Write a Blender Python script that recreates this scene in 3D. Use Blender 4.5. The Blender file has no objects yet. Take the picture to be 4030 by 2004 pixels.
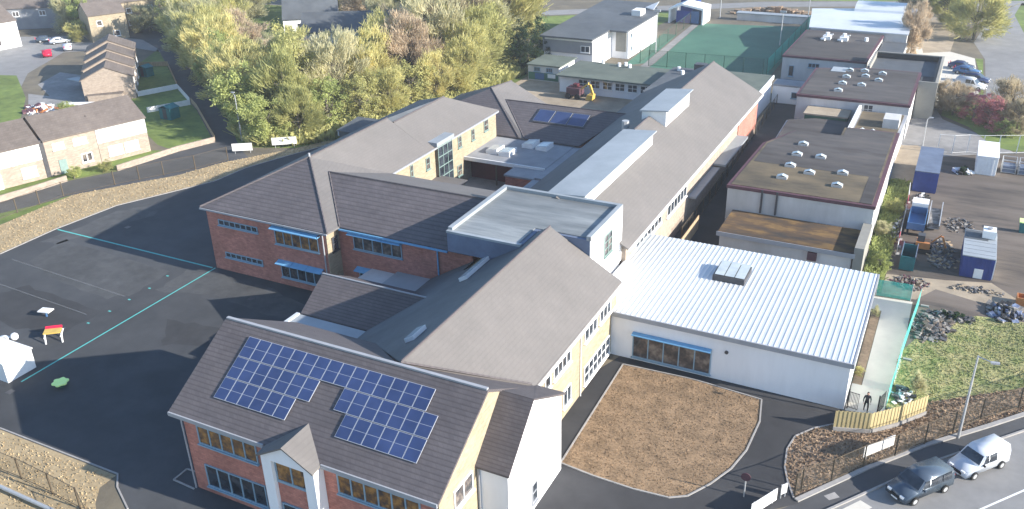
import bpy, bmesh, math, random
from mathutils import Vector, Matrix
R_=math.radians
random.seed(7)
S=bpy.context.scene
# ---------------- camera, sky, sun, exposure ----------------
cam=bpy.data.cameras.new('camera'); co=bpy.data.objects.new('camera',cam); S.collection.objects.link(co)
M3=Matrix(((0.89313507,-0.17992544,0.41223365),(0.4492189,0.40293357,-0.7974001),(-0.02263021,0.89736914,0.44070001)))
co.matrix_world=Matrix.Translation((0,0,42))@M3.to_4x4()
cam.sensor_width=36; cam.lens=31.06; cam.clip_end=3000; cam.clip_start=0.5
S.camera=co
W=bpy.data.worlds.new('World'); S.world=W; W.use_nodes=True
nt=W.node_tree; bg=nt.nodes['Background']; sk=nt.nodes.new('ShaderNodeTexSky'); sk.sky_type='NISHITA'; sk.sun_disc=False
SUN_EL=R_(21.5); SUN_AZ=R_(86.9)      # azimuth clockwise from +Y
sk.sun_elevation=SUN_EL; sk.sun_rotation=SUN_AZ; sk.air_density=1.0; sk.dust_density=0.4; sk.ozone_density=3.0
nt.links.new(sk.outputs[0],bg.inputs[0]); bg.inputs[1].default_value=0.11
sd=bpy.data.lights.new('sun','SUN'); so=bpy.data.objects.new('sun',sd); S.collection.objects.link(so)
sd.energy=4.2; sd.angle=R_(0.5); sd.color=(1,0.935,0.84)
dirv=Vector((math.sin(SUN_AZ)*math.cos(SUN_EL),math.cos(SUN_AZ)*math.cos(SUN_EL),math.sin(SUN_EL)))
so.rotation_euler=dirv.to_track_quat('Z','Y').to_euler()
S.view_settings.view_transform='Standard'; S.view_settings.look='None'; S.view_settings.gamma=1
S.view_settings.exposure=1.5
S.render.resolution_x=1024; S.render.resolution_y=509

# ---------------- materials ----------------
def mat(name,c,c2=None,scale=1.0,rough=0.85,bump=0.0,bscale=None,metal=0.0,detail=6,rib=None,brick=None,bw=(.45,.15,.72),stain=0.0,spec=0.35,rand=0.0,stretch=None,c3=None):
    m=bpy.data.materials.new(name); m.use_nodes=True; n=m.node_tree.nodes; l=m.node_tree.links
    b=n['Principled BSDF']; b.inputs['Roughness'].default_value=rough; b.inputs['Metallic'].default_value=metal
    b.inputs['Specular IOR Level'].default_value=spec
    geo=n.new('ShaderNodeNewGeometry'); pos=geo.outputs['Position']
    if stretch:
        mp=n.new('ShaderNodeMapping'); mp.inputs['Scale'].default_value=stretch; l.new(pos,mp.inputs[0]); pos=mp.outputs[0]
    c2=c2 or tuple(x*0.8 for x in c)
    nz=n.new('ShaderNodeTexNoise'); nz.inputs['Scale'].default_value=scale; nz.inputs['Detail'].default_value=detail; nz.inputs['Roughness'].default_value=0.65
    l.new(pos,nz.inputs['Vector'])
    rp=n.new('ShaderNodeValToRGB'); rp.color_ramp.elements[0].position=.33; rp.color_ramp.elements[1].position=.67
    rp.color_ramp.elements[0].color=(*c2,1); rp.color_ramp.elements[1].color=(*c,1)
    if c3:
        e=rp.color_ramp.elements.new(.5); e.color=(*c3,1)
    l.new(nz.outputs['Fac'],rp.inputs[0]); col=rp.outputs[0]
    def mix(a,fac,cc,mode='MIX'):
        x=n.new('ShaderNodeMix'); x.data_type='RGBA'; x.blend_type=mode
        if isinstance(fac,float): x.inputs[0].default_value=fac
        else: l.new(fac,x.inputs[0])
        l.new(a,x.inputs[6])
        if isinstance(cc,tuple): x.inputs[7].default_value=(*cc,1)
        else: l.new(cc,x.inputs[7])
        return x.outputs[2]
    hgt=None
    if brick:
        sx=n.new('ShaderNodeSeparateXYZ'); l.new(geo.outputs['Position'],sx.inputs[0])
        ad=n.new('ShaderNodeMath'); l.new(sx.outputs[0],ad.inputs[0]); l.new(sx.outputs[1],ad.inputs[1])
        cb=n.new('ShaderNodeCombineXYZ'); l.new(ad.outputs[0],cb.inputs[0]); l.new(sx.outputs[2],cb.inputs[1])
        bt=n.new('ShaderNodeTexBrick'); bt.inputs['Scale'].default_value=1.0; bt.inputs['Brick Width'].default_value=bw[0]; bt.inputs['Row Height'].default_value=bw[1]
        bt.inputs['Mortar Size'].default_value=.02; bt.inputs['Color1'].default_value=(1,1,1,1); bt.inputs['Color2'].default_value=(bw[2],bw[2],bw[2],1); bt.inputs['Mortar'].default_value=(*brick,1)
        l.new(cb.outputs[0],bt.inputs[0]); col=mix(col,1.0,bt.outputs[0],'MULTIPLY')
    if stain:
        n2=n.new('ShaderNodeTexNoise'); n2.inputs['Scale'].default_value=scale*.16; n2.inputs['Detail'].default_value=4; l.new(pos,n2.inputs['Vector'])
        r2=n.new('ShaderNodeValToRGB'); r2.color_ramp.elements[0].position=.4; r2.color_ramp.elements[1].position=.62
        r2.color_ramp.elements[0].color=(1-stain,)*3+(1,); r2.color_ramp.elements[1].color=(1,1,1,1); l.new(n2.outputs['Fac'],r2.inputs[0])
        col=mix(col,1.0,r2.outputs[0],'MULTIPLY')
    if rib:   # tile courses by height
        ax,per,amt=rib
        sx=n.new('ShaderNodeSeparateXYZ'); l.new(geo.outputs['Position'],sx.inputs[0])
        dv=n.new('ShaderNodeMath'); dv.operation='DIVIDE'; l.new(sx.outputs[ax],dv.inputs[0]); dv.inputs[1].default_value=per
        fr=n.new('ShaderNodeMath'); fr.operation='FRACT'; l.new(dv.outputs[0],fr.inputs[0]); hgt=fr.outputs[0]
        rr=n.new('ShaderNodeValToRGB'); rr.color_ramp.elements[0].position=0; rr.color_ramp.elements[0].color=(1-amt,)*3+(1,); rr.color_ramp.elements[1].position=.35; rr.color_ramp.elements[1].color=(1,1,1,1)
        l.new(hgt,rr.inputs[0]); col=mix(col,1.0,rr.outputs[0],'MULTIPLY')
    if rand:
        oi=n.new('ShaderNodeObjectInfo'); hs=n.new('ShaderNodeHueSaturation'); 
        mr=n.new('ShaderNodeMapRange'); mr.inputs[3].default_value=1-rand; mr.inputs[4].default_value=1+rand; l.new(oi.outputs['Random'],mr.inputs[0]); l.new(mr.outputs[0],hs.inputs['Value'])
        mr2=n.new('ShaderNodeMapRange'); mr2.inputs[3].default_value=.5+rand*.06; mr2.inputs[4].default_value=.5-rand*.06; l.new(oi.outputs['Random'],mr2.inputs[0]); l.new(mr2.outputs[0],hs.inputs['Hue'])
        l.new(col,hs.inputs['Color']); col=hs.outputs[0]
    l.new(col,b.inputs['Base Color'])
    if bump or hgt:
        bp=n.new('ShaderNodeBump'); bp.inputs['Strength'].default_value=bump or .4; bp.inputs['Distance'].default_value=.05 if hgt else min(.06,.12/(bscale or scale*4))
        n3=n.new('ShaderNodeTexNoise'); n3.inputs['Scale'].default_value=bscale or scale*4; n3.inputs['Detail'].default_value=5; l.new(pos,n3.inputs['Vector'])
        if hgt:
            s2=n.new('ShaderNodeMath'); s2.operation='MULTIPLY_ADD'; l.new(n3.outputs['Fac'],s2.inputs[0]); s2.inputs[1].default_value=.35; l.new(hgt,s2.inputs[2]); l.new(s2.outputs[0],bp.inputs['Height'])
        else: l.new(n3.outputs['Fac'],bp.inputs['Height'])
        l.new(bp.outputs[0],b.inputs['Normal'])
    return m
M={}
M['grass']=mat('grass',(.20,.26,.06),(.11,.16,.04),.6,.95,.5,6,stain=.3)
M['earth']=mat('earth',(.20,.17,.12),(.12,.105,.08),.25,.95,.4,3,stain=.25)
M['straw']=mat('straw_lawn',(.33,.225,.135),(.20,.135,.08),5.5,.95,.5,14,stain=.28,c3=(.28,.19,.112))
M['straw2']=mat('pale_straw',(.43,.335,.20),(.33,.25,.145),2.8,.95,.35,14,stain=.15)
M['asphalt']=mat('asphalt',(.072,.075,.080),(.052,.055,.060),.35,.9,.15,40,stain=.3)
M['asphalt_d']=mat('dark_asphalt',(.056,.056,.059),(.042,.042,.045),.5,.9,.15,40,stain=.3)
M['road']=mat('road',(.27,.265,.26),(.21,.207,.204),.4,.9,.1,40,stain=.15)
M['road_d']=mat('road_dark',(.085,.086,.09),(.062,.063,.067),.4,.9,.1,40,stain=.15)
M['path']=mat('concrete_path',(.60,.565,.49),(.52,.49,.43),.5,.9,.1,20)
M['pave']=mat('paving',(.30,.29,.28),(.22,.215,.21),.8,.9,.1,20,stain=.2)
M['kerb']=mat('kerb',(.34,.32,.30),(.26,.25,.24),2,.9)
M['sand']=mat('sandy_ground',(.42,.345,.25),(.30,.245,.18),.5,.95,.4,4,stain=.2)
M['dirt']=mat('rutted_dirt',(.185,.155,.13),(.06,.052,.048),.22,.95,.6,3,stretch=(.3,1.3,1),stain=.3,c3=(.15,.122,.10))
M['brownbed']=mat('brown_scrub',(.40,.285,.185),(.25,.175,.118),2.2,.95,.9,7,stain=.3)
M['mound']=mat('scrub_mound',(.44,.39,.19),(.20,.25,.08),.6,.95,.9,5,stain=.3)
M['pitch']=mat('artificial_turf',(.075,.19,.13),(.052,.145,.10),.15,.9,.1,20,stain=.2)
M['mint']=mat('mint_paint',(.10,.46,.42),(.08,.38,.36),3,.7)
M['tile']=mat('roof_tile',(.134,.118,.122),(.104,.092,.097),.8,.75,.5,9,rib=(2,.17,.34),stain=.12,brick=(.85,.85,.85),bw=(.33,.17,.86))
M['tile_g']=mat('sunlit_roof_tile',(.168,.155,.147),(.148,.138,.131),.5,.75,.15,9,rib=(2,.17,.07),stain=.08,brick=(.95,.95,.95),bw=(.33,.17,.94))  # roof tile copied lighter, with sunlight put into the colour
M['slate']=mat('slate',(.115,.125,.135),(.085,.095,.105),.6,.7,.3,8,stain=.2)  # real slate roofs, and tiled west slopes with shade put into the colour
M['h_tile']=mat('house_tile',(.185,.155,.135),(.145,.12,.105),.7,.9,.3,8,stain=.15,brick=(.8,.8,.8),bw=(.4,.2,.85))
M['brick']=mat('red_brick',(.62,.26,.195),(.46,.18,.135),2.2,.9,.2,20,brick=(.75,.8,.85),stain=.2)
M['cream']=mat('cream_brick',(.40,.335,.235),(.35,.29,.20),2.2,.9,.15,20,brick=(.9,.9,.9),stain=.1)
M['pinkbrick']=mat('pale_pink_brick',(.40,.33,.265),(.33,.27,.22),1.5,.9,.15,20,brick=(.85,.85,.85))
M['white']=mat('white_render',(.82,.82,.83),(.77,.77,.78),.9,.85,.06,12,stain=.07,stretch=(1.4,1.4,.3))
M['offwhite']=mat('old_white_render',(.62,.61,.60),(.50,.49,.475),.5,.9,.1,8,stain=.22,stretch=(1,1,.35))
M['grey_r']=mat('grey_render',(.28,.29,.31),(.22,.23,.25),.6,.9,.1,8,stain=.15)
M['beige']=mat('beige_render',(.30,.29,.255),(.25,.24,.215),.6,.9,.1,8,stain=.1)
M['metalroof']=mat('pale_metal_roof',(.62,.65,.67),(.56,.59,.615),.3,.45,.03,10,metal=.1,spec=.5,stain=.08)
M['zinc']=mat('zinc_roof',(.31,.325,.32),(.19,.205,.21),.9,.55,.1,8,metal=.1,spec=.4,stretch=(.3,1.8,1),stain=.35,c3=(.25,.265,.265))
M['palezinc']=mat('pale_zinc',(.38,.41,.43),(.31,.34,.36),.4,.5,.05,8,metal=.1,stain=.2)
M['trim']=mat('grey_trim',(.33,.34,.36),(.28,.29,.31),1,.6)
M['whitetrim']=mat('white_trim',(.78,.78,.77),(.70,.70,.69),2,.6)
M['flat']=mat('flat_membrane',(.33,.34,.36),(.26,.27,.285),.5,.8,.1,6,stain=.2)
M['felt']=mat('old_felt_roof',(.105,.092,.085),(.058,.050,.048),.35,.95,.3,5,stretch=(.5,1.6,1),stain=.35,c3=(.08,.074,.073))
M['feltmoss']=mat('mossy_felt_roof',(.20,.155,.095),(.08,.068,.05),.3,.95,.4,5,stretch=(.5,1.2,1),stain=.25)
M['greenroof']=mat('green_felt_roof',(.15,.175,.145),(.105,.13,.11),.4,.95,.3,6,stain=.2)
M['rust']=mat('rusty_stained_roof',(.28,.17,.06),(.05,.043,.038),.5,.95,.3,5,stretch=(.5,1.3,1),c3=(.12,.075,.04),stain=.4)
M['maroon']=mat('maroon_fascia',(.11,.05,.062),(.08,.038,.048),1,.7)
M['darkmaroon']=mat('dark_red_panel',(.10,.018,.025),(.07,.012,.018),1,.7)
M['blueframe']=mat('blue_grey_frame',(.25,.36,.44),(.21,.31,.39),2,.5)
M['sunshade']=mat('sky_blue_louvre',(.16,.38,.60),(.13,.32,.52),2,.4)
M['greenframe']=mat('grey_green_frame',(.20,.28,.26),(.17,.24,.22),2,.5)
M['black']=mat('black_paint',(.02,.02,.022),(.015,.015,.017),2,.6)
M['darkgrey']=mat('dark_grey_metal',(.07,.07,.075),(.05,.05,.055),2,.5)
M['steel']=mat('galvanised_steel',(.45,.46,.47),(.36,.37,.38),2,.5,metal=.3)
M['brownpost']=mat('brown_post',(.11,.085,.055),(.08,.06,.04),2,.7)
M['greenpost']=mat('green_post',(.03,.10,.06),(.025,.08,.05),2,.6)
M['timber']=mat('fresh_timber',(.46,.38,.20),(.36,.29,.15),1.5,.85,.2,12,stretch=(3,3,.4))
M['brownwood']=mat('aged_timber',(.42,.31,.19),(.30,.22,.14),1.5,.9,.2,12,stretch=(3,3,.4))
M['blue']=mat('blue_container_paint',(.03,.06,.26),(.022,.045,.20),1,.6,stain=.2)
M['bluegrey']=mat('faded_blue_paint',(.16,.20,.28),(.12,.15,.22),1,.6,stain=.2)
M['truckblue']=mat('truck_blue',(.07,.16,.32),(.05,.12,.25),1,.45,stain=.2)
M['teal']=mat('teal_plastic',(.02,.16,.17),(.015,.12,.13),2,.5)
M['orange']=mat('orange_paint',(.50,.20,.06),(.38,.15,.05),2,.5)
M['yellow']=mat('yellow_paint',(.60,.42,.10),(.50,.34,.08),2,.5)
M['red']=mat('red_paint',(.60,.02,.06),(.5,.015,.05),2,.35)
M['lime']=mat('lime_rubber',(.72,.95,.35),(.68,.92,.32),3,.8)
M['whiteplastic']=mat('white_plastic',(.80,.80,.79),(.72,.72,.71),3,.5)
M['carwhite']=mat('white_car_paint',(.52,.55,.60),(.49,.52,.57),1,.25,spec=.6)
M['cardark']=mat('slate_blue_car_paint',(.075,.10,.135),(.065,.09,.12),1,.25,spec=.6,metal=.3)
M['carnavy']=mat('navy_car_paint',(.03,.045,.12),(.025,.04,.10),1,.25,spec=.6)
M['tyre']=mat('tyre',(.025,.025,.025),(.02,.02,.02),3,.9)
M['cloth']=mat('dark_clothing',(.025,.028,.035),(.018,.02,.026),6,.9)
M['skin']=mat('skin',(.50,.30,.22),(.45,.27,.2),6,.6)
M['bark']=mat('bark',(.22,.19,.15),(.12,.10,.08),3,.95,.5,12)
M['sign']=mat('white_sign_board',(.78,.77,.74),(.70,.69,.66),2,.6)
M['rubble']=mat('rubble',(.36,.34,.32),(.08,.08,.085),1.6,.95,.5,6,c3=(.18,.17,.16))
M['tarp']=mat('grey_blue_sheeting',(.22,.27,.38),(.05,.06,.12),1.3,.5,.6,5)
M['solar']=mat('solar_cells',(.042,.066,.165),(.030,.050,.128),.9,.28,spec=.6,stain=.2)
M['panelframe']=mat('aluminium_frame',(.46,.48,.52),(.40,.42,.46),2,.5,metal=.2)
def glassmat(name,c,c2,scale,warm=None):
    m=mat(name,c,c2,scale,.08,spec=.7,detail=2,c3=warm); return m
M['glass']=glassmat('window_glass',(.05,.06,.075),(.012,.016,.022),1.1)
M['glasswarm']=glassmat('warm_reflection_glass',(.34,.17,.05),(.035,.03,.035),2.0,(.16,.08,.035))  # orange reflections in the upper windows, painted into the pane colour
M['glasspale']=glassmat('skylight_glass',(.50,.55,.56),(.38,.43,.45),.8)
M['glassblind']=glassmat('glass_with_blinds',(.22,.19,.16),(.03,.035,.04),1.3,(.09,.075,.07))
def leaf(name,c,c2,c3,rand=.2):
    m=mat(name,c,c2,.55,.85,rand=rand,c3=c3,spec=.2,detail=8)
    n=m.node_tree.nodes; l=m.node_tree.links; b=n['Principled BSDF']; out=n['Material Output']
    t=n.new('ShaderNodeBsdfTranslucent'); a=n.new('ShaderNodeMixShader'); a.inputs[0].default_value=.48
    src=b.inputs['Base Color'].links[0].from_socket; l.new(src,t.inputs[0]); l.new(b.outputs[0],a.inputs[1]); l.new(t.outputs[0],a.inputs[2]); l.new(a.outputs[0],out.inputs[0])
    return m
M['leaf_olive']=leaf('olive_foliage',(.70,.64,.29),(.32,.33,.13),(.53,.50,.21))
M['leaf_brown']=leaf('brown_twigs',(.60,.50,.34),(.34,.28,.19),(.47,.39,.27))
M['leaf_green']=leaf('green_foliage',(.52,.56,.21),(.23,.28,.10),(.39,.43,.16))
M['leaf_pale']=leaf('pale_foliage',(.62,.58,.36),(.38,.37,.21),(.50,.48,.29))
M['leaf_pink']=leaf('pink_foliage',(.62,.28,.28),(.36,.15,.16),(.50,.21,.22))
M['leaf_dark']=leaf('dark_evergreen',(.04,.075,.03),(.015,.03,.014),(.025,.05,.02))
def screen(name,c,alpha):
    m=mat(name,c,None,2,.8); n=m.node_tree.nodes; l=m.node_tree.links
    t=n.new('ShaderNodeBsdfTransparent'); a=n.new('ShaderNodeMixShader'); a.inputs[0].default_value=alpha
    l.new(t.outputs[0],a.inputs[1]); l.new(n['Principled BSDF'].outputs[0],a.inputs[2]); l.new(a.outputs[0],n['Material Output'].inputs[0]); return m
M['net']=screen('green_debris_net',(.10,.62,.50),.5)
M['wirenet']=screen('fine_wire_mesh',(.10,.09,.07),.10)

# ---------------- mesh helpers ----------------
SPLIT={'gutter':lambda n:'gutter' if n==8 else 'downpipe','courtyard_wall':lambda n:'courtyard_wall','felt_sheet':lambda n:'felt_sheet','handrail':lambda n:'handrail'}
class MB:
    def __init__(s): s.v=[]; s.f=[]; s.cuts=[]
    def add(s,vs,fs):
        s.cuts.append((len(s.v),len(s.f)))
        o=len(s.v); s.v+= [Vector(v) for v in vs]; s.f+=[tuple(i+o for i in f) for f in fs]; return s
    def hexa(s,o,a,b,c):
        o,a,b,c=map(Vector,(o,a,b,c))
        return s.add([o,o+a,o+a+b,o+b,o+c,o+a+c,o+a+b+c,o+b+c],[(0,3,2,1),(4,5,6,7),(0,1,5,4),(1,2,6,5),(2,3,7,6),(3,0,4,7)])
    def box(s,x0,x1,y0,y1,z0,z1): return s.hexa((x0,y0,z0),(x1-x0,0,0),(0,y1-y0,0),(0,0,z1-z0))
    def prism(s,poly,z0,z1):
        n=len(poly); return s.add([(x,y,z0) for x,y in poly]+[(x,y,z1) for x,y in poly],[tuple(range(n))[::-1],tuple(range(n,2*n))]+[(i,(i+1)%n,n+(i+1)%n,n+i) for i in range(n)])
    def prismx(s,prof,x0,x1):   # profile (y,z)
        n=len(prof); return s.add([(x0,y,z) for y,z in prof]+[(x1,y,z) for y,z in prof],[tuple(range(n)),tuple(range(n,2*n))[::-1]]+[(i,n+i,n+(i+1)%n,(i+1)%n) for i in range(n)])
    def prismy(s,prof,y0,y1):   # profile (x,z)
        n=len(prof); return s.add([(x,y0,z) for x,z in prof]+[(x,y1,z) for x,z in prof],[tuple(range(n))[::-1],tuple(range(n,2*n))]+[(i,(i+1)%n,n+(i+1)%n,n+i) for i in range(n)])
    def slab(s,polys,t=.18):
        key={}; vs=[]
        def k(p):
            q=tuple(round(c,3) for c in p)
            if q not in key: key[q]=len(vs); vs.append(q)
            return key[q]
        fs=[[k(p) for p in P] for P in polys]; n=len(vs); ed={}
        for f in fs:
            for i in range(len(f)):
                e=(f[i],f[(i+1)%len(f)]); ed[e]=1
        F=[tuple(f) for f in fs]+[tuple(n+i for i in f[::-1]) for f in fs]
        for (a,b) in ed:
            if (b,a) not in ed: F.append((b,a,a+n,b+n))
        return s.add(vs+[(x,y,z-t) for x,y,z in vs],F)
    def tube(s,p0,p1,r0,r1=None,n=8):
        p0=Vector(p0);p1=Vector(p1); r1=r0 if r1 is None else r1; d=(p1-p0).normalized(); a=d.orthogonal().normalized(); b=d.cross(a)
        vs=[]
        for p,r in((p0,r0),(p1,r1)):
            for i in range(n):
                t=2*math.pi*i/n; vs.append(p+a*math.cos(t)*r+b*math.sin(t)*r)
        return s.add(vs,[tuple(range(n))[::-1],tuple(range(n,2*n))]+[(i,(i+1)%n,n+(i+1)%n,n+i) for i in range(n)])
    def sheet(s,poly,z): return s.add([(x,y,z) for x,y in poly],[tuple(range(len(poly)))])
    def build(s,name,m,parent=None,origin=None,smooth=False,norm=True):
        if name in SPLIT and len(s.cuts)>1:
            first=None; ends=s.cuts+[(len(s.v),len(s.f))]
            for (a,b),(c,d) in zip(ends,ends[1:]):
                q=MB(); q.add(s.v[a:c],[tuple(i-a for i in f) for f in s.f[b:d]]); nm=SPLIT[name](c-a)
                o=q.build(nm,m,parent,origin,smooth,norm); first=first or o
            return first
        me=bpy.data.meshes.new(name)
        if parent is not None:
            o0=wloc(parent)
        elif origin is not None: o0=Vector(origin)
        else:
            mn=[min(v[i] for v in s.v) for i in range(3)]; mx=[max(v[i] for v in s.v) for i in range(3)]
            o0=Vector(((mn[0]+mx[0])/2,(mn[1]+mx[1])/2,mn[2]))
        me.from_pydata([v-o0 for v in s.v],[],s.f)
        if norm:
            bm=bmesh.new(); bm.from_mesh(me); bmesh.ops.recalc_face_normals(bm,faces=bm.faces)
            bm.to_mesh(me); bm.free()
        if smooth:
            for p in me.polygons: p.use_smooth=True
        me.materials.append(M[m] if isinstance(m,str) else m)
        ob=bpy.data.objects.new(name,me); S.collection.objects.link(ob)
        if parent is not None: ob.parent=parent
        else: ob.location=o0
        return ob
def wloc(o):
    p=Vector((0,0,0))
    while o is not None: p=p+o.location; o=o.parent
    return p
def tag(o,label,cat,group=None,kind=None):
    o['label']=label; o['category']=cat
    if group: o['group']=group
    if kind: o['kind']=kind
    return o
def thing(name,label,cat,loc,group=None):
    o=bpy.data.objects.new(name,None); S.collection.objects.link(o); o.location=loc; o.empty_display_size=.5
    return tag(o,label,cat,group)
def copy_tree(o,parent=None):
    c=o.copy(); S.collection.objects.link(c); c.parent=parent
    for ch in list(o.children): copy_tree(ch,c)
    return c
def ground(name,poly,lvl,m):
    ob=MB().sheet(poly,lvl*.004).build(name,m,norm=False)
    if ob.data.polygons[0].normal.z<0: ob.data.flip_normals()
    ob['kind']='structure'; return ob
def strip(pts,w,z0,z1,mb=None):
    mb=mb or MB()
    for (a,b) in zip(pts,pts[1:]):
        a=Vector((*a,z0)); b=Vector((*b,z0)); d=b-a
        if d.length<1e-3: continue
        n=Vector((-d.y,d.x,0)).normalized()*w
        mb.hexa(a-n/2,d,n,(0,0,z1-z0))
    return mb
# window = frame mesh with pane child;  p is lower left corner seen from outside
def window(root,p,u,n,w,h,cols,rows=1,fm='blueframe',gm='glass',name='window',fr=.09,sill=True,proud=.10):
    p=Vector(p);u=Vector(u);n=Vector(n);z=Vector((0,0,1)); mb=MB()
    def bar(a,b,ww,hh): mb.hexa(p+u*a+z*b-n*.01,u*ww,z*hh,n*proud)
    bar(0,0,w,fr);bar(0,h-fr,w,fr)
    for i in range(cols+1): bar((w-fr)*i/cols,fr,fr,h-2*fr)
    for j in range(1,rows): mb.hexa(p+u*fr+z*((h-fr)*j/rows)-n*.01,u*(w-2*fr),z*(fr*.8),n*(proud*.85))
    if sill: mb.hexa(p-u*.08-z*.1,u*(w+.16),z*.095,n*(proud+.1))
    f=mb.build(name,fm,root)
    g=MB(); g.hexa(p+u*.02+z*.02,u*(w-.04),z*(h-.04),n*.03); g.build('pane',gm,f)
    return f
X1=(1,0,0);Y1=(0,1,0);mY=(0,-1,0)
def louvre(root,x0,x1,y,z,d=.7):
    mb=MB(); k=max(2,int((x1-x0)/1.9))
    for i in range(k):
        a=x0+(x1-x0)*i/k+.02; b=x0+(x1-x0)*(i+1)/k-.02
        mb.hexa((a,y,z),(b-a,0,0),(0,-d,-.22),(0,0,.06))
    for i in range(k+1):
        a=x0+(x1-x0-.05)*i/k; mb.hexa((a,y,z-.3),(.05,0,0),(0,-d*.8,.0),(0,0,.12))
    return mb.build('sun_shade','sunshade',root)
def rooflight(root,x,y,z,w=1.15,l=.8,h=.26,name='rooflight'):
    mb=MB(); mb.box(x-w/2,x+w/2,y-l/2,y+l/2,z-.05,z+h)
    f=mb.build(name,'offwhite',root)
    g=MB(); g.slab([[(x-w/2+.07,y-l/2+.07,z+h+.03),(x+w/2-.07,y-l/2+.07,z+h+.03),(x,y-l/2+.07,z+h+.2)],[(x-w/2+.07,y-l/2+.07,z+h+.03),(x,y-l/2+.07,z+h+.2),(x,y+l/2-.07,z+h+.2),(x-w/2+.07,y+l/2-.07,z+h+.03)],[(x+w/2-.07,y-l/2+.07,z+h+.03),(x+w/2-.07,y+l/2-.07,z+h+.03),(x,y+l/2-.07,z+h+.2),(x,y-l/2+.07,z+h+.2)],[(x-w/2+.07,y+l/2-.07,z+h+.03),(x,y+l/2-.07,z+h+.2),(x+w/2-.07,y+l/2-.07,z+h+.03)]],.04)
    g.build('dome','glasspale',f); return f

# ================= GROUND =================
g=ground('ground',[(-900,-80),(500,-80),(500,1200),(-900,1200)],0,'earth')
PE=[(-91.4,52.8),(-91.5,60.0),(-90.6,68.2),(-87.9,73.8),(-85.2,79.5),(-84.8,85.2),(-82.8,91.1),(-80.9,95.9),(-79.5,101)]
ground('playground',PE+[(-72,103),(-70,125),(-58,130),(-40,126),(-30,110),(-24,110),(-24,62),(-20,30),(-45.6,29.6),(-48.1,30.9),(-49.2,31.9),(-62.2,31.8),(-80,31.8),(-91,45)],1,'asphalt')
SO=[(-98.7,50),(-98.9,63.4),(-98.8,68.5),(-96.1,72.6),(-91.5,79.3),(-89.6,85.0),(-87.2,89.0),(-84,94),(-81.5,99)]
ground('straw_verge',[(-91.3,45)]+PE+SO[::-1]+[(-98.9,45)],2,'straw2')
ground('grass_verge',[(-98.9,45),(-98.9,63.4),(-98.9,68.4),(-100.2,64.3),(-102.2,60.4),(-104,45)],2,'grass')
ground('footpath',[(-104,45),(-102.2,60.4),(-100.2,64.3),(-98.9,68.5),(-96.1,72.6),(-91.5,79.3),(-89.6,85.0),(-87.2,88.4),(-91.6,91.4),(-97.2,92.1),(-98.9,86.5),(-99.6,81.7),(-100.5,77.1),(-103.8,71.6),(-104.7,66.6),(-105.6,63),(-108,45)],1,'road_d')
ground('lane',[(-97.2,92.1),(-91.6,91.4),(-102.5,100.8),(-114.7,109.4),(-132.8,123.1),(-149.8,136.5),(-158,145.5),(-172,152),(-182,152),(-180,140),(-163.4,139.4),(-152.6,133.8),(-141.3,125.1),(-132.4,118.2),(-124.4,111.9),(-115.6,105.9),(-111.9,103.5)],3,'road_d')
ground('back_lawn',[(-97.4,92.1),(-99,86.5),(-104,87.5),(-112,92),(-124,99),(-129,106),(-146,122),(-152.8,133.8),(-141.3,125),(-132.4,118.1),(-124.4,111.8),(-115.6,105.8),(-111.9,103.4)],1,'grass')
ground('front_garden',[(-99,86.5),(-99.6,81.7),(-100.5,77.1),(-103.8,71.6),(-104.7,66.6),(-105.6,63),(-110,66),(-106.4,76),(-102.7,85.5)],3,'grass')
ground('forecourt_road',[(-160,92),(-148,96.5),(-161.3,108.9),(-170,124),(-160,133),(-150,132),(-154,140),(-172,142),(-200,128),(-215,110),(-190,80)],1,'road')
ground('estate_lawn',[(-126,80),(-140,92),(-146,97),(-162,107),(-185,100),(-180,80),(-150,70)],2,'grass')
ground('side_lawn',[(-152,104),(-140,98),(-131,97),(-140,108),(-150,112),(-156,112)],3,'pave')
ground('estate_court',[(-128,84),(-140,93),(-148,99),(-134,100),(-124,93)],4,'pave')
ground('far_field',[(-420,215),(-60,228),(60,262),(220,330),(300,1150),(-880,1150)],1,'grass')
ground('far_road',[(-200,178),(-94,193),(-46.5,222),(20,248),(19,254),(-46,229.5),(-94,200),(-205,188)],3,'road')
ground('far_verge',[(-100,178),(-70,150),(-62,190),(-60,212),(-94,192)],2,'grass')
ground('north_yard',[(-69.9,152),(-69.9,128),(-38,126),(-38,150),(-57,150)],2,'sand')
ground('sports_pitch',[(-53.5,199),(-30.5,203),(-29.6,160.2),(-36,158),(-36,145),(-52,145),(-51.5,160.5)],2,'pitch')
ground('kickabout_pitch',[(-58,186),(-55,186),(-53.3,160),(-56.5,157),(-57,170)],2,'pitch')
ground('pitch_path',[(-55,198),(-53.6,198),(-51.6,160),(-52,150),(-53.4,150),(-53.3,160)],3,'pave')
ground('service_lane',[(-24.6,80),(-19,80),(-19,92),(-20.2,124),(-20.2,131),(-22,160),(-27,160),(-25.3,131)],3,'asphalt_d')
ground('front_yard',[(-21,64),(-24,55),(-24,38),(-19,36),(-4.3,49.7),(-5.3,51.6),(-6.1,55.2),(-4.8,58.4),(-3.0,60.4),(-3.0,64)],2,'asphalt_d')
LAWN=[(-21.0,60.8),(-15.0,61.1),(-9.2,60.6),(-8.7,57.7),(-8.8,53.8),(-9.3,51.3),(-10.2,49.1),(-11.3,47.2),(-12.4,46.5),(-14.9,46.3),(-17.9,46.4),(-20.6,46.7)]
ground('straw_lawn',LAWN,4,'straw')
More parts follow.
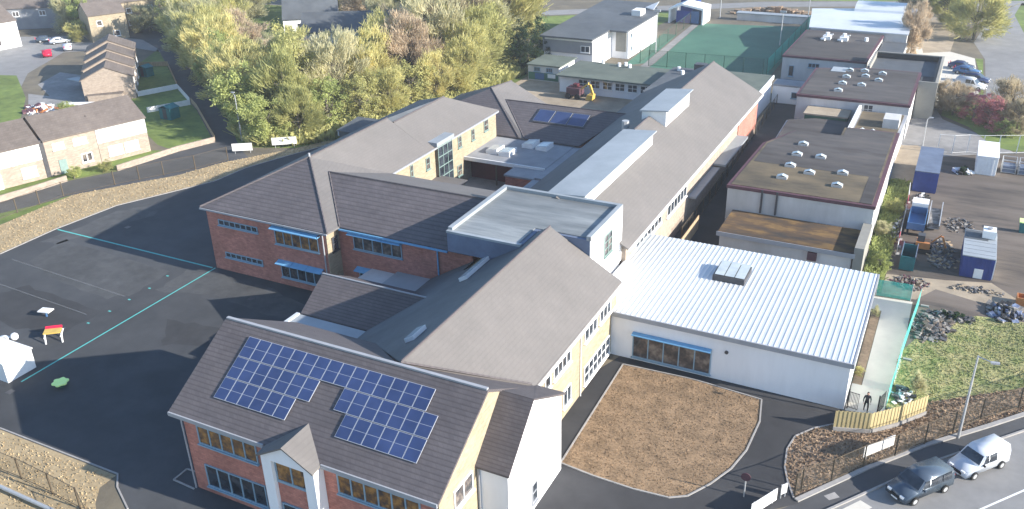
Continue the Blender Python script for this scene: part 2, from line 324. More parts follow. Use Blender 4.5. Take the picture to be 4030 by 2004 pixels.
BED=[(-3.2,60.0),(-4.8,58.6),(-5.9,57.0),(-6.15,55.2),(-5.9,53.1),(-5.4,51.6),(-4.7,50.1),(-3.6,51.6),(-.7,55.4),(2.8,59.9),(7.0,64.4),(14,72.5),(16,76),(7.5,69.5),(3,66),(-1,61.5)]
ground('scrub_bed',BED,3,'brownbed')
ground('scrub_mound',[(-.2,63.5),(-.2,72),(1.2,76),(3.3,79.5),(5.7,82),(10,82.5),(24,88),(28,80),(16,76),(7.5,69.5),(3,66),(1.5,64.5)],3,'mound')
ground('pavement',[(-4.4,49.7),(-.7,55.2),(2.8,59.7),(7,64.3),(14,72.2),(30,90),(32,88),(14,69.6),(9.4,64.9),(7.2,62.6),(3.9,58.6),(1.1,54.9),(-2.2,50.2),(-8,42),(-12,36),(-16,36)],1,'road_d')
ground('road',[(32,88),(14,69.6),(9.4,64.8),(7.2,62.5),(3.9,58.5),(1.1,54.8),(-2.2,50.1),(-12,36),(-20,25),(10,25),(60,80)],2,'road')
ground('concrete_path',[(-3.3,82.1),(.2,82.4),(.2,70),(-.3,62.6),(-2.1,62.1),(-3.05,61.9),(-3.05,66),(-2.3,66),(-2.25,79.4),(-3.3,79.4)],4,'path')
ground('planting_strip',[(-3.05,66),(-2.35,66),(-2.3,79.3),(-3.05,79.3)],5,'brownbed')
ground('compound_yard',[(-2.6,83),(-2.8,93),(-2.6,126),(10,131),(40,150),(40,100),(28,84),(10,82.6),(5.7,82.1),(3.3,79.6),(1,76),(.3,72),(.4,82.4)],2,'dirt')
ground('sandy_track',[(-3.0,83),(-3.0,87.4),(2.7,88.4),(6.8,89.6),(9.5,86.4),(6,84.8),(2,86.0),(.4,83)],3,'sand')
ground('weedy_verge',[(-4.6,83),(-2.7,83),(-2.6,114.8),(-5.6,114.8)],3,'grass')
ground('sandy_corner',[(-5.6,114.8),(-2.4,114.8),(-.4,119),(-.5,126),(-3,130),(-5.6,129)],4,'sand')
ground('east_yard',[(-5.6,129),(-3,130),(-.5,126),(6,130),(30,142),(30,146),(9,131.8),(4,139),(-.6,144),(-2,150),(-4,150),(-5,140)],3,'pave')
ground('east_lawn',[(-.9,146),(3.0,141.5),(6.5,133.4),(9.2,132.3),(24,140),(24,146),(8.7,150),(4.6,160),(4.0,186),(2.7,186),(4.5,166),(3.5,158),(.5,158),(-.9,155)],4,'grass')
ground('car_park',[(-2,151),(-.9,156),(4,158),(3.5,170),(2.6,186),(-4,192),(-9,192),(-9,163),(-2.2,162)],2,'path')
ground('avenue',[(4.3,186),(5,160),(9,150),(30,146),(40,260),(12,252),(5,230),(2,200)],2,'road')
ground('sandy_plot',[(-9,224),(-2,224),(-1.5,203),(-1.8,190),(-6.4,187),(-8,200)],3,'sand')
ground('avenue_lawn',[(13,190),(30,180),(40,250),(11,248),(9.4,232)],3,'grass')
ground('backland',[(-97,95),(-91.6,91.6),(-84,94.5),(-79.5,101),(-72,103),(-70,128),(-70,160),(-94,192),(-200,178),(-186,156),(-172,152.2),(-158,145.7),(-149.8,136.7),(-132.8,123.3),(-114.7,109.6)],1,'grass')
# playground paint and kerbs
tg=MB(); tg.sheet([(-91.2,60.02),(-91.2,60.22),(-67.0,60.22),(-67.0,60.02)],.010); tg.sheet([(-66.75,60.2),(-66.6,60.2),(-66.4,36.9),(-66.56,36.9)],.010)
for x,y in((-69.6,53.9),(-69.6,51.3),(-69.5,48.8),(-69.5,46.3),(-70,56.7)): tg.sheet([(x-.16,y-.09),(x+.16,y-.09),(x+.16,y+.09),(x-.16,y+.09)],.010)
o=tg.build('pitch_line','mint',norm=False); o['kind']='structure'
for nm,pts in(('lawn_edging',LAWN+[LAWN[0]]),('bed_edging',[(-3.2,60.0),(-4.8,58.6),(-5.9,57.0),(-6.15,55.2),(-5.9,53.1),(-5.4,51.6),(-4.7,50.1)]),('playground_edging',PE),('planter_edging',[(-42.9,34.6),(-45.0,34.5),(-45,33.2),(-42.9,33.1)]),('lower_edging',[(-66,31.8),(-49.2,31.9),(-48.1,30.9),(-45.6,29.6)])):
    o=strip(pts,.12,0,.07).build(nm,'kerb'); o['kind']='structure'
o=strip([(-4.5,49.9),(-.7,55.3),(2.8,59.8),(7.0,64.35),(14,72.3),(20,79)],.35,0,.12).build('back_kerb','kerb'); o['kind']='structure'
o=strip([(-10,39.5),(-2.2,50.15),(3.9,58.55),(9.4,64.85),(14,69.6),(30,86)],.16,0,.12).build('kerb','kerb'); o['kind']='structure'
o=ground('lower_straw_bank',[(-66,31.7),(-49.2,31.75),(-49.2,30.3),(-48.1,29),(-44,26),(-44,20),(-80,20),(-80,31.7)],3,'straw2')
o=MB().sheet([(-3.3,47.5),(-1.7,50.2),(-.6,51.8),(.2,51.4),(-2.3,47.2)],.012).build('tactile_paving','path',norm=False); o['kind']='structure'
o=MB().sheet([(-2.9,51.2),(-2.3,51.9),(-1.9,51.5),(-2.5,50.9)],.012).build('pavement_cover','kerb',norm=False); o['kind']='structure'
rl=MB()
for a,b in(((-.5,49.2),(1.2,51.3)),((5.3,52.5),(14,63.5)),((1.5,46),(3.5,48.3))):
    strip([a,b],.14,.010,.012,rl)
o=rl.build('road_marking','whitetrim'); o['kind']='structure'

# ================= SCHOOL =================
# --- front classroom block with solar panels
t=thing('classroom_block','two-storey red brick school block in front with a big solar array on its brown roof','school building',(-32.5,39.8,0))
MB().prismx([(33.4,0),(46.1,0),(46.1,6.45),(39.7,10.2),(33.4,6.45)],-42.8,-22.7).build('wall','brick',t)
MB().prismx([(33.38,0),(46.12,0),(46.12,6.47),(39.7,10.25),(33.38,6.47)],-22.7,-22.5).build('gable_wall','cream',t)
rz=10.42; ry=39.6
MB().slab([[(-43.7,33.1,6.5),(-22.35,33.1,6.5),(-22.35,ry,rz),(-43.7,ry,rz)],[(-43.7,ry,rz),(-29,ry,rz),(-36.0,46.6,6.25),(-43.7,46.6,6.25)],[(-29,ry,rz),(-22.35,ry,rz),(-22.35,46.25,6.45)]],.2).build('roof','tile',t)
MB().box(-43.6,-22.4,ry-.12,ry+.12,rz-.04,rz+.09).build('ridge_cap','trim',t)
gm=MB(); gm.box(-43.7,-35.4,33.0,33.12,6.2,6.5); gm.box(-30.8,-22.4,33.0,33.12,6.2,6.5); gm.box(-43.86,-43.72,33.1,46,6.15,6.3); gm.tube((-42.9,33.3,0),(-42.9,33.3,6.3),.06); gm.build('gutter','trim',t)
window(t,(-41.6,33.4,4.35),X1,mY,5.2,1.55,5,1,gm='glasswarm'); window(t,(-29.9,33.4,4.35),X1,mY,6.1,1.55,6,1,gm='glasswarm')
window(t,(-41.6,33.4,.65),X1,mY,5.4,1.9,5,1); window(t,(-29.9,33.4,.65),X1,mY,6.1,1.9,6,1)
window(t,(-22.5,35.0,4.35),Y1,X1,2.3,1.45,2,1,fm='whitetrim',gm='glassblind'); window(t,(-22.5,35.0,.7),Y1,X1,2.3,1.6,2,1,fm='whitetrim')
# entrance porch (projecting gable)
p=thing('entrance_porch','white gabled porch bay projecting from the front of the solar-roofed block','porch',(-33.0,33,0))
m=MB()
m.prismy([(-35.15,0),(-34.35,0),(-34.35,6.0),(-31.75,6.0),(-31.75,0),(-30.95,0),(-30.95,6.2),(-33.05,7.35),(-35.15,6.2)],32.45,33.42); m.build('wall','white',p)
MB().box(-34.34,-31.76,32.75,33.41,0,4.1).build('brick_panel','brick',p)
MB().box(-34.34,-31.76,32.72,33.41,4.1,4.22).build('sill','blueframe',p)
window(p,(-34.33,32.8,4.23),X1,mY,2.56,1.76,2,1,gm='glasswarm',sill=False); window(p,(-34.2,32.73,.7),X1,mY,2.3,1.8,2,1)
def pz(y): return 6.5+.603*(y-33.1)
ap=(-33.05,35.0,7.62)
MB().slab([[(-35.3,32.2,6.32),(-33.05,32.2,7.6),ap,(-35.3,33.0,6.45)],[(-33.05,32.2,7.6),(-30.8,32.2,6.32),(-30.8,33.0,6.45),ap]],.12).build('roof','tile_g',p)
# --- rendered end block
t=thing('end_bay','white rendered end bay with its own low pitched roof beside the straw lawn','school building',(-21.4,42,0))
MB().prismx([(37.95,0),(46.1,0),(46.1,6.35),(41.4,9.0),(37.95,5.75)],-22.48,-20.3).build('wall','white',t)
MB().slab([[(-22.48,37.7,5.8),(-20.1,37.7,5.8),(-20.1,41.4,9.22),(-22.48,41.4,9.22)],[(-22.48,41.4,9.22),(-20.1,41.4,9.22),(-20.1,46.5,6.45),(-22.3,46.5,6.45),(-22.3,46.0,6.7),(-22.48,46.0,6.7)]],.14).build('roof','tile',t)
window(t,(-20.3,41.2,.7),Y1,X1,.8,1.6,1,2,fm='trim'); 
MB().hexa((-20.31,41.3,5.35),(.04,0,0),(0,2.9,.0),(0,0,.16)).build('vent_slot','trim',t)
MB().tube((-22.3,37.87,0),(-22.3,37.87,5.7),.06).build('downpipe','trim',t)
# --- solar array on the front roof
def onroof(x,y,off=.08): return Vector((x,y,6.5+.603*(y-33.1)+off))
sa=thing('solar_array','dark blue solar array of framed panels stepped round a notch on the front brown roof','solar array',(-32.8,36.7,8.3))
def solar(root,x0,x1,y0,y1,plane,cells=2,gap=.025,name='solar_panel',fm='panelframe'):
    a=plane(x0+gap/2,y0+gap/2); b=plane(x1-gap/2,y0+gap/2); c=plane(x1-gap/2,y1-gap/2); d=plane(x0+gap/2,y1-gap/2)
    up=(b-a).cross(d-a).normalized()
    f=MB().hexa(a,b-a,d-a,up*.04); f=f.build(name,fm,root)
    q=MB(); u=(b-a);v=(d-a); k=.028/u.length; kv=.028/v.length
    for j in range(cells):
        s0=kv+(1-2*kv)*j/cells+(.008 if j else 0); s1=kv+(1-2*kv)*(j+1)/cells-(.008 if j<cells-1 else 0)
        q.hexa(a+u*k+v*s0+up*.041,u*(1-2*k),v*(s1-s0),up*.004)
    q.build('cell_sheet','solar',f)
pw=1.0147
for r,(c0,c1) in enumerate([(0,15)]): 
    for c in range(c0,c1): solar(sa,-40.86+c*pw,-40.86+(c+1)*pw,37.41,38.78,onroof)
for c in range(7): solar(sa,-40.86+c*pw,-40.86+(c+1)*pw,36.02,37.39,onroof)
for c in range(6): solar(sa,-40.86+c*pw,-40.86+(c+1)*pw,34.63,36.0,onroof)
for c in range(7): solar(sa,-31.8+c*pw,-31.8+(c+1)*pw,36.02,37.39,onroof)
for c in range(6): solar(sa,-30.79+c*pw,-30.79+(c+1)*pw,34.63,36.0,onroof)
# --- right wing with catslide west roof
t=thing('classroom_wing','cream brick school wing with a smooth grey roof, joining the solar-roofed block','school building',(-29,54,0))
def wz(x): return 10.4-.594*abs(x+29)
MB().prismy([(-40.3,0),(-22.6,0),(-22.6,6.5),(-29,10.2),(-40.3,3.5)],46.2,63.1).build('wall','cream',t)
e=.02
MB().slab([[(-29,39.9,10.42),(-29,63.4,10.42),(-22.3,63.4,6.5),(-22.3,46.5,6.5),(-22.35,46.3,6.5)]],.16).build('roof','tile_g',t)
MB().slab([[(-29,63.4,10.42),(-29,39.9,10.42),(-35.9,46.4,6.32),(-40.8,46.4,3.4),(-40.8,62.1,3.4),(-36,62.1,6.26),(-36,60.0,6.26),(-30.5,60.0,9.5),(-30.5,63.4,9.5)]],.16).build('roof','slate',t)  # west slope of the tiled wing, its self-shade painted as darker blue-grey
gm=MB(); gm.box(-22.3,-22.15,46.6,63.4,6.2,6.36); gm.tube((-22.52,55,0),(-22.52,55,6.2),.05); gm.build('gutter','whitetrim',t)
window(t,(-22.6,55.8,4.5),Y1,X1,2.6,1.35,3,1,fm='whitetrim');window(t,(-22.6,59.0,4.5),Y1,X1,2.5,1.35,3,1,fm='whitetrim')
window(t,(-22.6,48.3,4.6),Y1,X1,1.0,1.2,1,1,fm='whitetrim'); window(t,(-22.6,49.8,4.6),Y1,X1,3.2,1.3,4,1,fm='whitetrim')
window(t,(-22.6,55.8,.45),Y1,X1,5.7,1.75,6,2,fm='whitetrim'); window(t,(-22.6,51.6,.9),Y1,X1,1.5,1.6,2,1,fm='whitetrim');window(t,(-22.6,48.4,.9),Y1,X1,1.5,1.6,2,1,fm='whitetrim')
for (y0,y1,xx) in((56.0,60.6,-33.6),(43.9,45.6,-31.0)):
    mb=MB(); z0=wz(xx)+.05; mb.hexa((xx-.35,y0,wz(xx-.35)+.03),(.75,0,.446),(0,y1-y0,0),(-.1,0,.3)); f=mb.build('rooflight','whitetrim',t)
    MB().hexa((xx-.40,y0+.06,wz(xx-.35)+.365),(.63,0,.375),(0,y1-y0-.12,0),(-.01,0,.02)).build('glazing','glasspale',f)
# --- flat zinc tower
t=thing('flat_roofed_hall','tall white hall with streaky flat metal roof and parapet, mid-school','hall',(-31,66,0))
TP=[(-37.4,60.0),(-30.2,60.0),(-30.2,63.45),(-25.3,63.45),(-25.3,71.2),(-37.4,71.2)]
MB().prism(TP,7.9,9.75).build('wall','bluegrey',t)
MB().prism([(-37.3,63.5),(-25.32,63.5),(-25.32,71.1),(-37.3,71.1)],0,7.9).build('lower_wall','white',t)
MB().box(-25.31,-25.22,63.4,71.25,4.4,10.05).build('east_wall','white',t)
MB().prism([(-37.0,60.4),(-30.6,60.4),(-30.6,63.8),(-25.7,63.8),(-25.7,70.8),(-37,70.8)],9.75,9.82).build('roof','zinc',t)
pp=MB(); pp.box(-37.45,-37.0,60.3,71.25,9.7,10.12); pp.box(-37.0,-25.2,70.85,71.25,9.7,10.12); pp.box(-25.6,-25.2,63.4,70.85,9.7,10.12); pp.box(-37.45,-30.2,59.95,60.3,9.7,9.9); pp.build('parapet','palezinc',t)
window(t,(-25.22,66.6,6.7),Y1,X1,1.9,2.1,2,3,fm='greenframe',gm='glassblind')
# --- sports hall (white ribbed roof)
t=thing('sports_hall','single-storey white hall with a pale ribbed metal roof and a square skylight','hall',(-14,70,0))
MB().box(-24.9,-3.15,61.95,78.0,0,4.0).build('wall','white',t)
MB().box(-24.95,-3.05,61.85,78.1,4.0,4.32).build('roof','metalroof',t)
rb=MB(); k=0; x=-24.9
while x<-3.2:
    z=4.322; rb.add([(x,61.86,z),(x+.07,61.86,z+.032),(x+.15,61.86,z+.032),(x+.22,61.86,z),(x,78.08,z),(x+.07,78.08,z+.032),(x+.15,78.08,z+.032),(x+.22,78.08,z)],[(0,1,5,4),(1,2,6,5),(2,3,7,6),(0,3,2,1),(4,5,6,7)]); x+=.44
rb.build('roof_rib','metalroof',t)
f=MB(); f.box(-24.98,-3.0,61.7,61.84,3.95,4.36); f.box(-3.03,-2.9,61.7,78.1,3.95,4.36); f.build('fascia','trim',t)
window(t,(-20.6,61.95,.3),X1,mY,6.8,2.35,5,1,gm='glassblind')
MB().hexa((-20.6,61.9,2.72),(6.8,0,0),(0,-.5,-.08),(0,0,.08)).build('sun_shade','sunshade',t)
MB().box(-23.0,-22.8,61.9,61.96,3.0,3.2).build('lamp','darkgrey',t); MB().tube((-12.6,61.97,2.8),(-12.6,61.85,2.8),.16).build('vent','darkgrey',t)
s=MB().box(-16.35,-13.5,70.9,73.9,4.3,4.85).build('skylight','darkgrey',t)
sg=MB(); 
for i in range(3): sg.hexa((-16.2+i*.91,71.05,4.9),(.83,0,0),(0,2.7,.15),(0,0,.03))
sg.build('pane','glasspale',s)
# --- west brick block with hipped roof
t=thing('west_block','two-storey brick block with a hipped dark roof at the playground corner','school building',(-60,80,0))
MB().prism([(-66.6,60.35),(-51.3,60.35),(-51.3,62.3),(-54.7,76.2),(-54.7,101.9),(-66.6,101.9)],0,6.9).build('wall','brick',t)
cw=MB(); cw.box(-51.3,-51.22,60.33,62.3,0,7.0); cw.box(-54.7,-54.62,75.5,101.9,0,6.9); cw.build('courtyard_wall','cream',t)
A=(-60,69.6,10.3);C=(-50.8,60,7.1);D=(-50.7,61.8,7.06);V=(-57.1,69,9.25);R1=(-60,84.4,10.3);E2=(-54.3,76.3,6.95);E3=(-54.3,102.3,6.95);WF=(-67,60,7.1)
MB().slab([[WF,C,A]],.16).build('roof','tile',t)
MB().slab([[A,C,D,V],[A,V,E2],[A,E2,(-54.3,84.4,6.95),R1]],.16).build('roof','tile_g',t)
MB().slab([[(-59.2,84.4,9.85),(-54.3,84.4,6.95),E3,(-57,99.0,8.5),(-59.2,96.3,9.85)]],.16).build('roof','tile_g',t)
MB().slab([[WF,A,R1,(-59.2,84.4,9.85),(-59.2,96.3,9.85),(-67,102.3,6.9),(-67,84.4,7.1)]],.16).build('roof','slate',t)  # west side of the same tiled roof, shade put into the colour
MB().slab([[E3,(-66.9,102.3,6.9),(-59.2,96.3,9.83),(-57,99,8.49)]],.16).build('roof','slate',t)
gm=MB(); gm.box(-67,-50.8,59.86,59.98,6.85,7.02); gm.tube((-51.6,60.2,0),(-51.6,60.2,6.9),.07); gm.box(-54.3,-54.15,76.4,102,6.75,6.92); gm.build('gutter','trim',t)
window(t,(-65.1,60.35,5.3),X1,mY,5.2,.65,7,1); window(t,(-64.9,60.35,1.65),X1,mY,5.0,.6,7,1)
window(t,(-57.7,60.35,4.6),X1,mY,5.4,1.5,5,1,gm='glasswarm'); louvre(t,-57.8,-52.0,60.32,6.65)
window(t,(-57.5,60.35,.9),X1,mY,5.2,1.5,5,1); louvre(t,-57.7,-52.0,60.32,2.8)
window(t,(-51.22,61.0,4.6),Y1,X1,.9,1.5,1,2,gm='glass',fm='darkgrey')
for y,z,w in((98.4,5.0,1.2),(95.0,4.8,.8),(91.5,4.9,.9),(91.0,1.2,1.2),(83.8,4.6,.9),(80.4,4.9,.6)): window(t,(-54.62,y,z),Y1,X1,w,1.5,1,2,fm='greenframe',gm='glassblind')
st=MB().box(-54.62,-54.2,86.0,89.4,.3,7.0).build('stair_glazing','glass',t)
sf=MB()
for i in range(4): sf.box(-54.19,-54.12,86+i*1.1,86.08+i*1.1,.3,7.0)
for i in range(6): sf.box(-54.19,-54.13,86.08,89.3,.3+i*1.3,.4+i*1.3)
sf.build('stair_frame','greenframe',st)
MB().prismx([(85.6,7.05),(89.7,7.05),(89.7,7.55),(85.6,7.55)],-57.4,-54.0).build('dormer_cap','palezinc',t)
MB().tube((-60,69.6,10.2),(-60,69.6,10.75),.12).build('vent','trim',t)
# --- central cross wing
t=thing('cross_wing','two-storey red brick cross wing with blue sun shades behind the link roof','school building',(-46,68,0))
MB().prismx([(62.25,0),(76.0,0),(76.0,6.8),(69,9.05),(62.25,6.8)],-51.28,-36.2).build('wall','brick',t)
MB().slab([[D,(-36.2,61.75,7.0),(-36.2,69,9.25),V]],.16).build('roof','tile',t)
MB().slab([[V,(-36.2,69,9.25),(-36.2,76.3,6.95),(-54.3,76.3,6.95)]],.16).build('roof','tile_g',t)
gm=MB(); gm.box(-50.7,-38.5,61.6,61.74,6.75,6.92); gm.tube((-39.9,62.15,3.3),(-39.9,62.15,6.8),.08); gm.build('gutter','sunshade',t)
window(t,(-49.5,62.25,4.8),X1,mY,5.6,1.5,5,1,gm='glassblind'); louvre(t,-49.8,-43.7,62.22,6.7)
window(t,(-49.2,62.25,1.2),X1,mY,5.4,1.3,5,1); louvre(t,-49.4,-43.8,62.22,2.85)
# --- low link annexe
t=thing('link_annexe','low link building with a ribbed brown pitched roof and flat grey margins','school building',(-44.5,54,0))
MB().prismx([(46.7,0),(62.2,0),(62.2,3.0),(59,3.15),(55.3,5.4),(51.8,3.2),(46.7,3.1)],-47.6,-40.32).build('wall','offwhite',t)
MB().slab([[(-47.9,51.75,3.4),(-39.7,51.75,3.4),(-36.4,55.3,5.65),(-47.9,55.3,5.65)],[(-47.9,55.3,5.65),(-36.4,55.3,5.65),(-39.7,59.2,3.5),(-47.9,59.2,3.5)]],.14).build('roof','tile',t)
MB().box(-48.3,-40.85,46.7,51.7,3.12,3.3).build('flat_roof','palezinc',t); MB().box(-44.6,-40.85,59.25,62.2,3.12,3.3).build('flat_roof','palezinc',t)
MB().box(-48.3,-47.95,49.5,51.7,3.3,3.42).build('flashing','metalroof',t)
# --- north-south spine with clerestories
t=thing('spine_block','long grey-roofed teaching block with raised clerestory windows running back to the pitch','school building',(-31.5,98,0))
def sz(x): return 6+.54*(-24.3-x) if x>-31.7 else 10.0-.54*(-31.7-x)
MB().prismy([(-39,0),(-24.8,0),(-24.8,6.0),(-31.7,9.7),(-39,5.8)],71.3,126.2).build('wall','pinkbrick',t)
MB().slab([[(-24.3,70.6,6.0),(-24.3,126.6,6.0),(-31.7,126.6,10.0),(-31.7,70.6,10.0)]],.16).build('roof','tile_g',t)
MB().slab([[(-31.7,71.4,10.0),(-31.7,126.6,10.0),(-42.4,126.6,4.2),(-42.4,108,4.2),(-39.4,108,5.85),(-39.4,71.4,5.85)]],.16).build('roof','slate',t)  # west slope away from the sun, coloured darker to carry its shade
def cler(y0,y1,xw,xe,zt,n):
    c=MB().prismy([(xw+.2,sz(xw)-.2),(xe,sz(xe)-.2),(xe,zt-.15),(xw+.2,zt-.35)],y0,y1).build('clerestory','whitetrim',t)
    MB().slab([[(xw,y0-.3,zt-.3),(xe+.35,y0-.3,zt),(xe+.35,y1+.3,zt),(xw,y1+.3,zt-.3)]],.14).build('clerestory_roof','palezinc',c)
    w=MB(); 
    k=int((y1-y0)/1.05)
    for i in range(k): w.box(xe+.005,xe+.04,y0+.2+i*1.05,y0+1.0+i*1.05,sz(xe)+.25,zt-.28)
    w.build('clerestory_window','glasspale',c)
cler(71.5,92.0,-32.9,-29.3,10.3,19); cler(98.0,107.6,-32.9,-29.7,11.0,9)
MB().tube((-34.2,96.5,8.4),(-34.2,96.5,9.6),.45).build('vent','steel',t)
window(t,(-24.8,74,4.0),Y1,X1,8,1.4,7,1,fm='whitetrim'); window(t,(-24.8,84,3.6),Y1,X1,7,1.4,6,1,fm='whitetrim')
MB().box(-24.8,-23.3,102.7,114.6,3.2,3.45).build('canopy_roof','palezinc',t); MB().box(-24.8,-23.9,92,102.5,2.9,3.1).build('canopy_roof','trim',t)
gm=MB(); gm.box(-24.3,-24.12,70.6,126.6,5.75,5.92); gm.build('gutter','whitetrim',t)
lp=MB(); lp.box(-24.79,-24.7,114.7,126,1.0,5.6); lp.build('brick_panel','brick',t)
# --- north block with small panels
t=thing('north_block','low school block with a dark hipped roof carrying three solar panels','school building',(-54,110,0))
MB().prism([(-68.5,102.4),(-42.5,102.4),(-42.5,117),(-68.5,117)],0,3.5).build('wall','brick',t)
NA=(-60,110.8,7.2);NC=(-51.2,101.9,3.55);ND=(-50.4,101.9,3.55);NV=(-57.0,109.6,6.1)
MB().slab([[(-69,101.9,3.55),NC,NA],[ND,(-42.5,101.9,3.55),(-38.6,109.6,6.1),NV]],.15).build('roof','tile',t)
MB().slab([[NA,NC,ND,NV],[NA,NV,(-54,117.4,3.6),(-60,117.4,6.6)]],.15).build('roof','tile_g',t)
MB().slab([[NV,(-38.6,109.6,6.1),(-40,117.4,3.6),(-54,117.4,3.6)],[(-69,101.9,3.55),NA,(-60,117.4,6.6),(-69,117.4,3.6)]],.15).build('roof','slate',t)  # back and west slopes of the tiled roof, shade painted in
sa=thing('solar_array','row of three large solar panels on the low dark north roof','solar array',(-47.5,106,5))
def nroof(x,y): return Vector((x,y,3.55+.3312*(y-101.9)+.07))
MB().hexa(nroof(-51.1,105.4),(7.9,0,0),(0,3.0,.994),(0,0,.06)).build('mounting_frame','darkgrey',sa)
for i in range(3): 
    solar(sa,-50.9+i*2.55,-48.5+i*2.55,105.6,108.2,lambda x,y:nroof(x,y)+Vector((0,0,.08)),1,fm='trim')
# --- courtyard
t=thing('courtyard_canopy','flat courtyard canopy with four roof lights over dark red panels','canopy',(-48,98,0))
MB().box(-54.6,-43.2,93.0,102.2,3.1,3.3).build('roof','flat',t); MB().box(-43.2,-39.05,90,102.2,3.0,3.25).build('roof','flat',t); MB().box(-47.3,-43.25,89.8,92.9,2.9,3.12).build('roof','flat',t)
MB().box(-54.65,-43.2,92.8,92.98,2.95,3.42).build('fascia','whitetrim',t)
MB().box(-54.6,-47.4,94.6,94.8,0,3.1).build('back_panel','darkmaroon',t); MB().box(-50.2,-50.05,93.1,93.25,0,3.1).build('column','brownpost',t)
MB().box(-47.3,-43,90.2,94.6,0,2.95).build('wall','brick',t)
for x,y in((-51.9,96.4),(-50.0,96.2),(-48.6,100.2),(-46.5,100)):
    mb=MB(); mb.prismy([(x-.8,3.28),(x+.8,3.28),(x+.8,3.95),(x-.8,3.75)],y-1.1,y+1.1); f=mb.build('rooflight','whitetrim',t)
    MB().hexa((x-.7,y-1,3.785),(1.4,0,.175),(0,2,0),(-.01,0,.03)).build('glazing','glasspale',f)  # pale pane colour stands in for sky reflections
t=thing('courtyard_lobby','small grey pitched lobby roof in the courtyard beside the cream wall','lobby',(-52.6,84,0))
MB().box(-54.5,-50.8,81.5,86.3,0,2.7).build('wall','cream',t)
MB().slab([[(-54.6,81,2.8),(-50.5,81,2.8),(-50.5,86.5,3.1),(-54.6,86.5,3.1)]],.14).build('roof','tile_g',t)
ground('courtyard',[(-54.6,76.4),(-39,76.4),(-39,92),(-47,95),(-54.6,95)],3,'pave')
t=thing('corridor_link','low flat grey corridor roof between the tower and the courtyard','corridor',(-41,80,0))
MB().box(-43.2,-39.1,76.4,92,0,2.9).build('wall','brick',t); MB().box(-43.3,-39.0,76.4,89.7,2.9,3.1).build('roof','flat',t)
# --- rear slate and green roofs
t=thing('rear_block','slate blue low block behind the long grey roof with white vents','school building',(-36,136,0))
MB().box(-42.3,-26.2,127.0,143,0,4.1).build('wall','white',t); MB().box(-42.5,-33.5,127,143.2,4.1,4.3).build('roof','slate',t); MB().box(-33.5,-26,127,143.2,4.1,4.45).build('roof','greenroof',t)
MB().box(-26.1,-25.95,131,143.2,3.9,4.5).build('fascia','whitetrim',t)
MB().box(-38.4,-36.6,140.6,142.2,4.3,5.7).build('plant_box','darkgrey',t)
for x,y in((-41,141),(-39.8,139),(-30.5,136)): MB().tube((x,y,4.3),(x,y,4.95),.3).build('vent','whitetrim',t)
t=thing('link_bridge','narrow white flat-roofed link between the rear block and the old buildings','corridor',(-24,144,0))
MB().box(-26.0,-20.3,143.3,146.5,0,2.8).build('wall','white',t); MB().box(-26.1,-20.2,143.2,146.7,2.8,3.05).build('roof','flat',t)
window(t,(-23,143.3,1.0),X1,mY,1,1,1,1)
# ================= OLD BUILDINGS ON THE EAST SIDE =================
def flatbuilding(name,label,poly,h,wm,rm,fas='maroon',fh=.35,cat='school building',group=None):
    cx=sum(p[0] for p in poly)/len(poly); cy=sum(p[1] for p in poly)/len(poly)
    t=thing(name,label,cat,(cx,cy,0),group)
    MB().prism(poly,0,h-fh).build('wall',wm,t)
    q=Vector((cx,cy)); big=[]
    for x,y in poly:
        big.append((x+.12*(1 if x>cx else -1),y+.12*(1 if y>cy else -1)))
    MB().prism(big,h-fh,h).build('fascia',fas,t)
    sm=[(x-.3*(1 if x>cx else -1),y-.3*(1 if y>cy else -1)) for x,y in poly]
    MB().prism(sm,h,h+.05).build('roof',rm,t)
    return t
t=flatbuilding('old_teaching_block','old flat-roofed block with eight small white roof lights on mossy felt',[(-20.3,91.6),(-5.05,91.6),(-5.15,117.3),(-11.3,117.3),(-11.3,113.5),(-17.0,113.5),(-19.8,107.2)],5.4,'offwhite','feltmoss')
MB().prism([(-19.4,100),(-5.6,100),(-5.6,117),(-11.3,117),(-11.3,113.4),(-17,113.4),(-19.3,107)],5.451,5.47).build('felt_sheet','felt',t)
MB().box(-6.6,-5.4,91.9,100,5.451,5.468).build('felt_sheet','felt',t)
for x,y in((-15.2,108.0),(-15.2,104.0),(-12.5,104.1),(-15.2,99.9),(-12.8,98.4),(-9.4,99.7),(-15.3,95.8),(-9.4,95.6)): rooflight(t,x,y,5.45)
MB().box(-16.6,-16.4,91.4,91.55,2.7,5.4).build('downpipe','darkgrey',t); MB().box(-15.0,-14.8,91.4,91.55,2.7,5.4).build('downpipe','darkgrey',t)
window(t,(-4.93+0,95,3.0),Y1,X1,.01+3,1.2,3,1,fm='whitetrim') if 0 else None
t=thing('old_annexe','low annexe with an orange rust-stained flat roof in front of the old block','annexe',(-12.5,88.3,0))
MB().box(-19.3,-6.0,85.3,91.45,0,2.35).build('wall','offwhite',t); MB().box(-19.5,-5.8,85.0,91.46,2.35,2.6).build('roof','rust',t)
MB().box(-19.6,-5.7,84.93,85.0,2.2,2.68).build('fascia','trim',t); MB().box(-10.2,-9.3,84.9,85.3,1.2,2.1).build('hatch','maroon',t)
MB().box(-5.85,-4.95,85,91.5,0,3.4).build('side_wall','beige',t)
t=flatbuilding('old_middle_block','old grey flat-roofed block with nine white roof lights in two rows',[(-20.2,130.9),(-4.95,130.9),(-4.95,149.9),(-13,149.9),(-13,149.5),(-20.2,147)],5.3,'offwhite','felt')
for x,y in((-15.1,146.8),(-15.0,142.6),(-15.0,138.6),(-15.0,134.4),(-12.9,147.2),(-12.4,144.0),(-12.3,138.6),(-10.2,146.4),(-10.3,142.2)): rooflight(t,x,y,5.35)
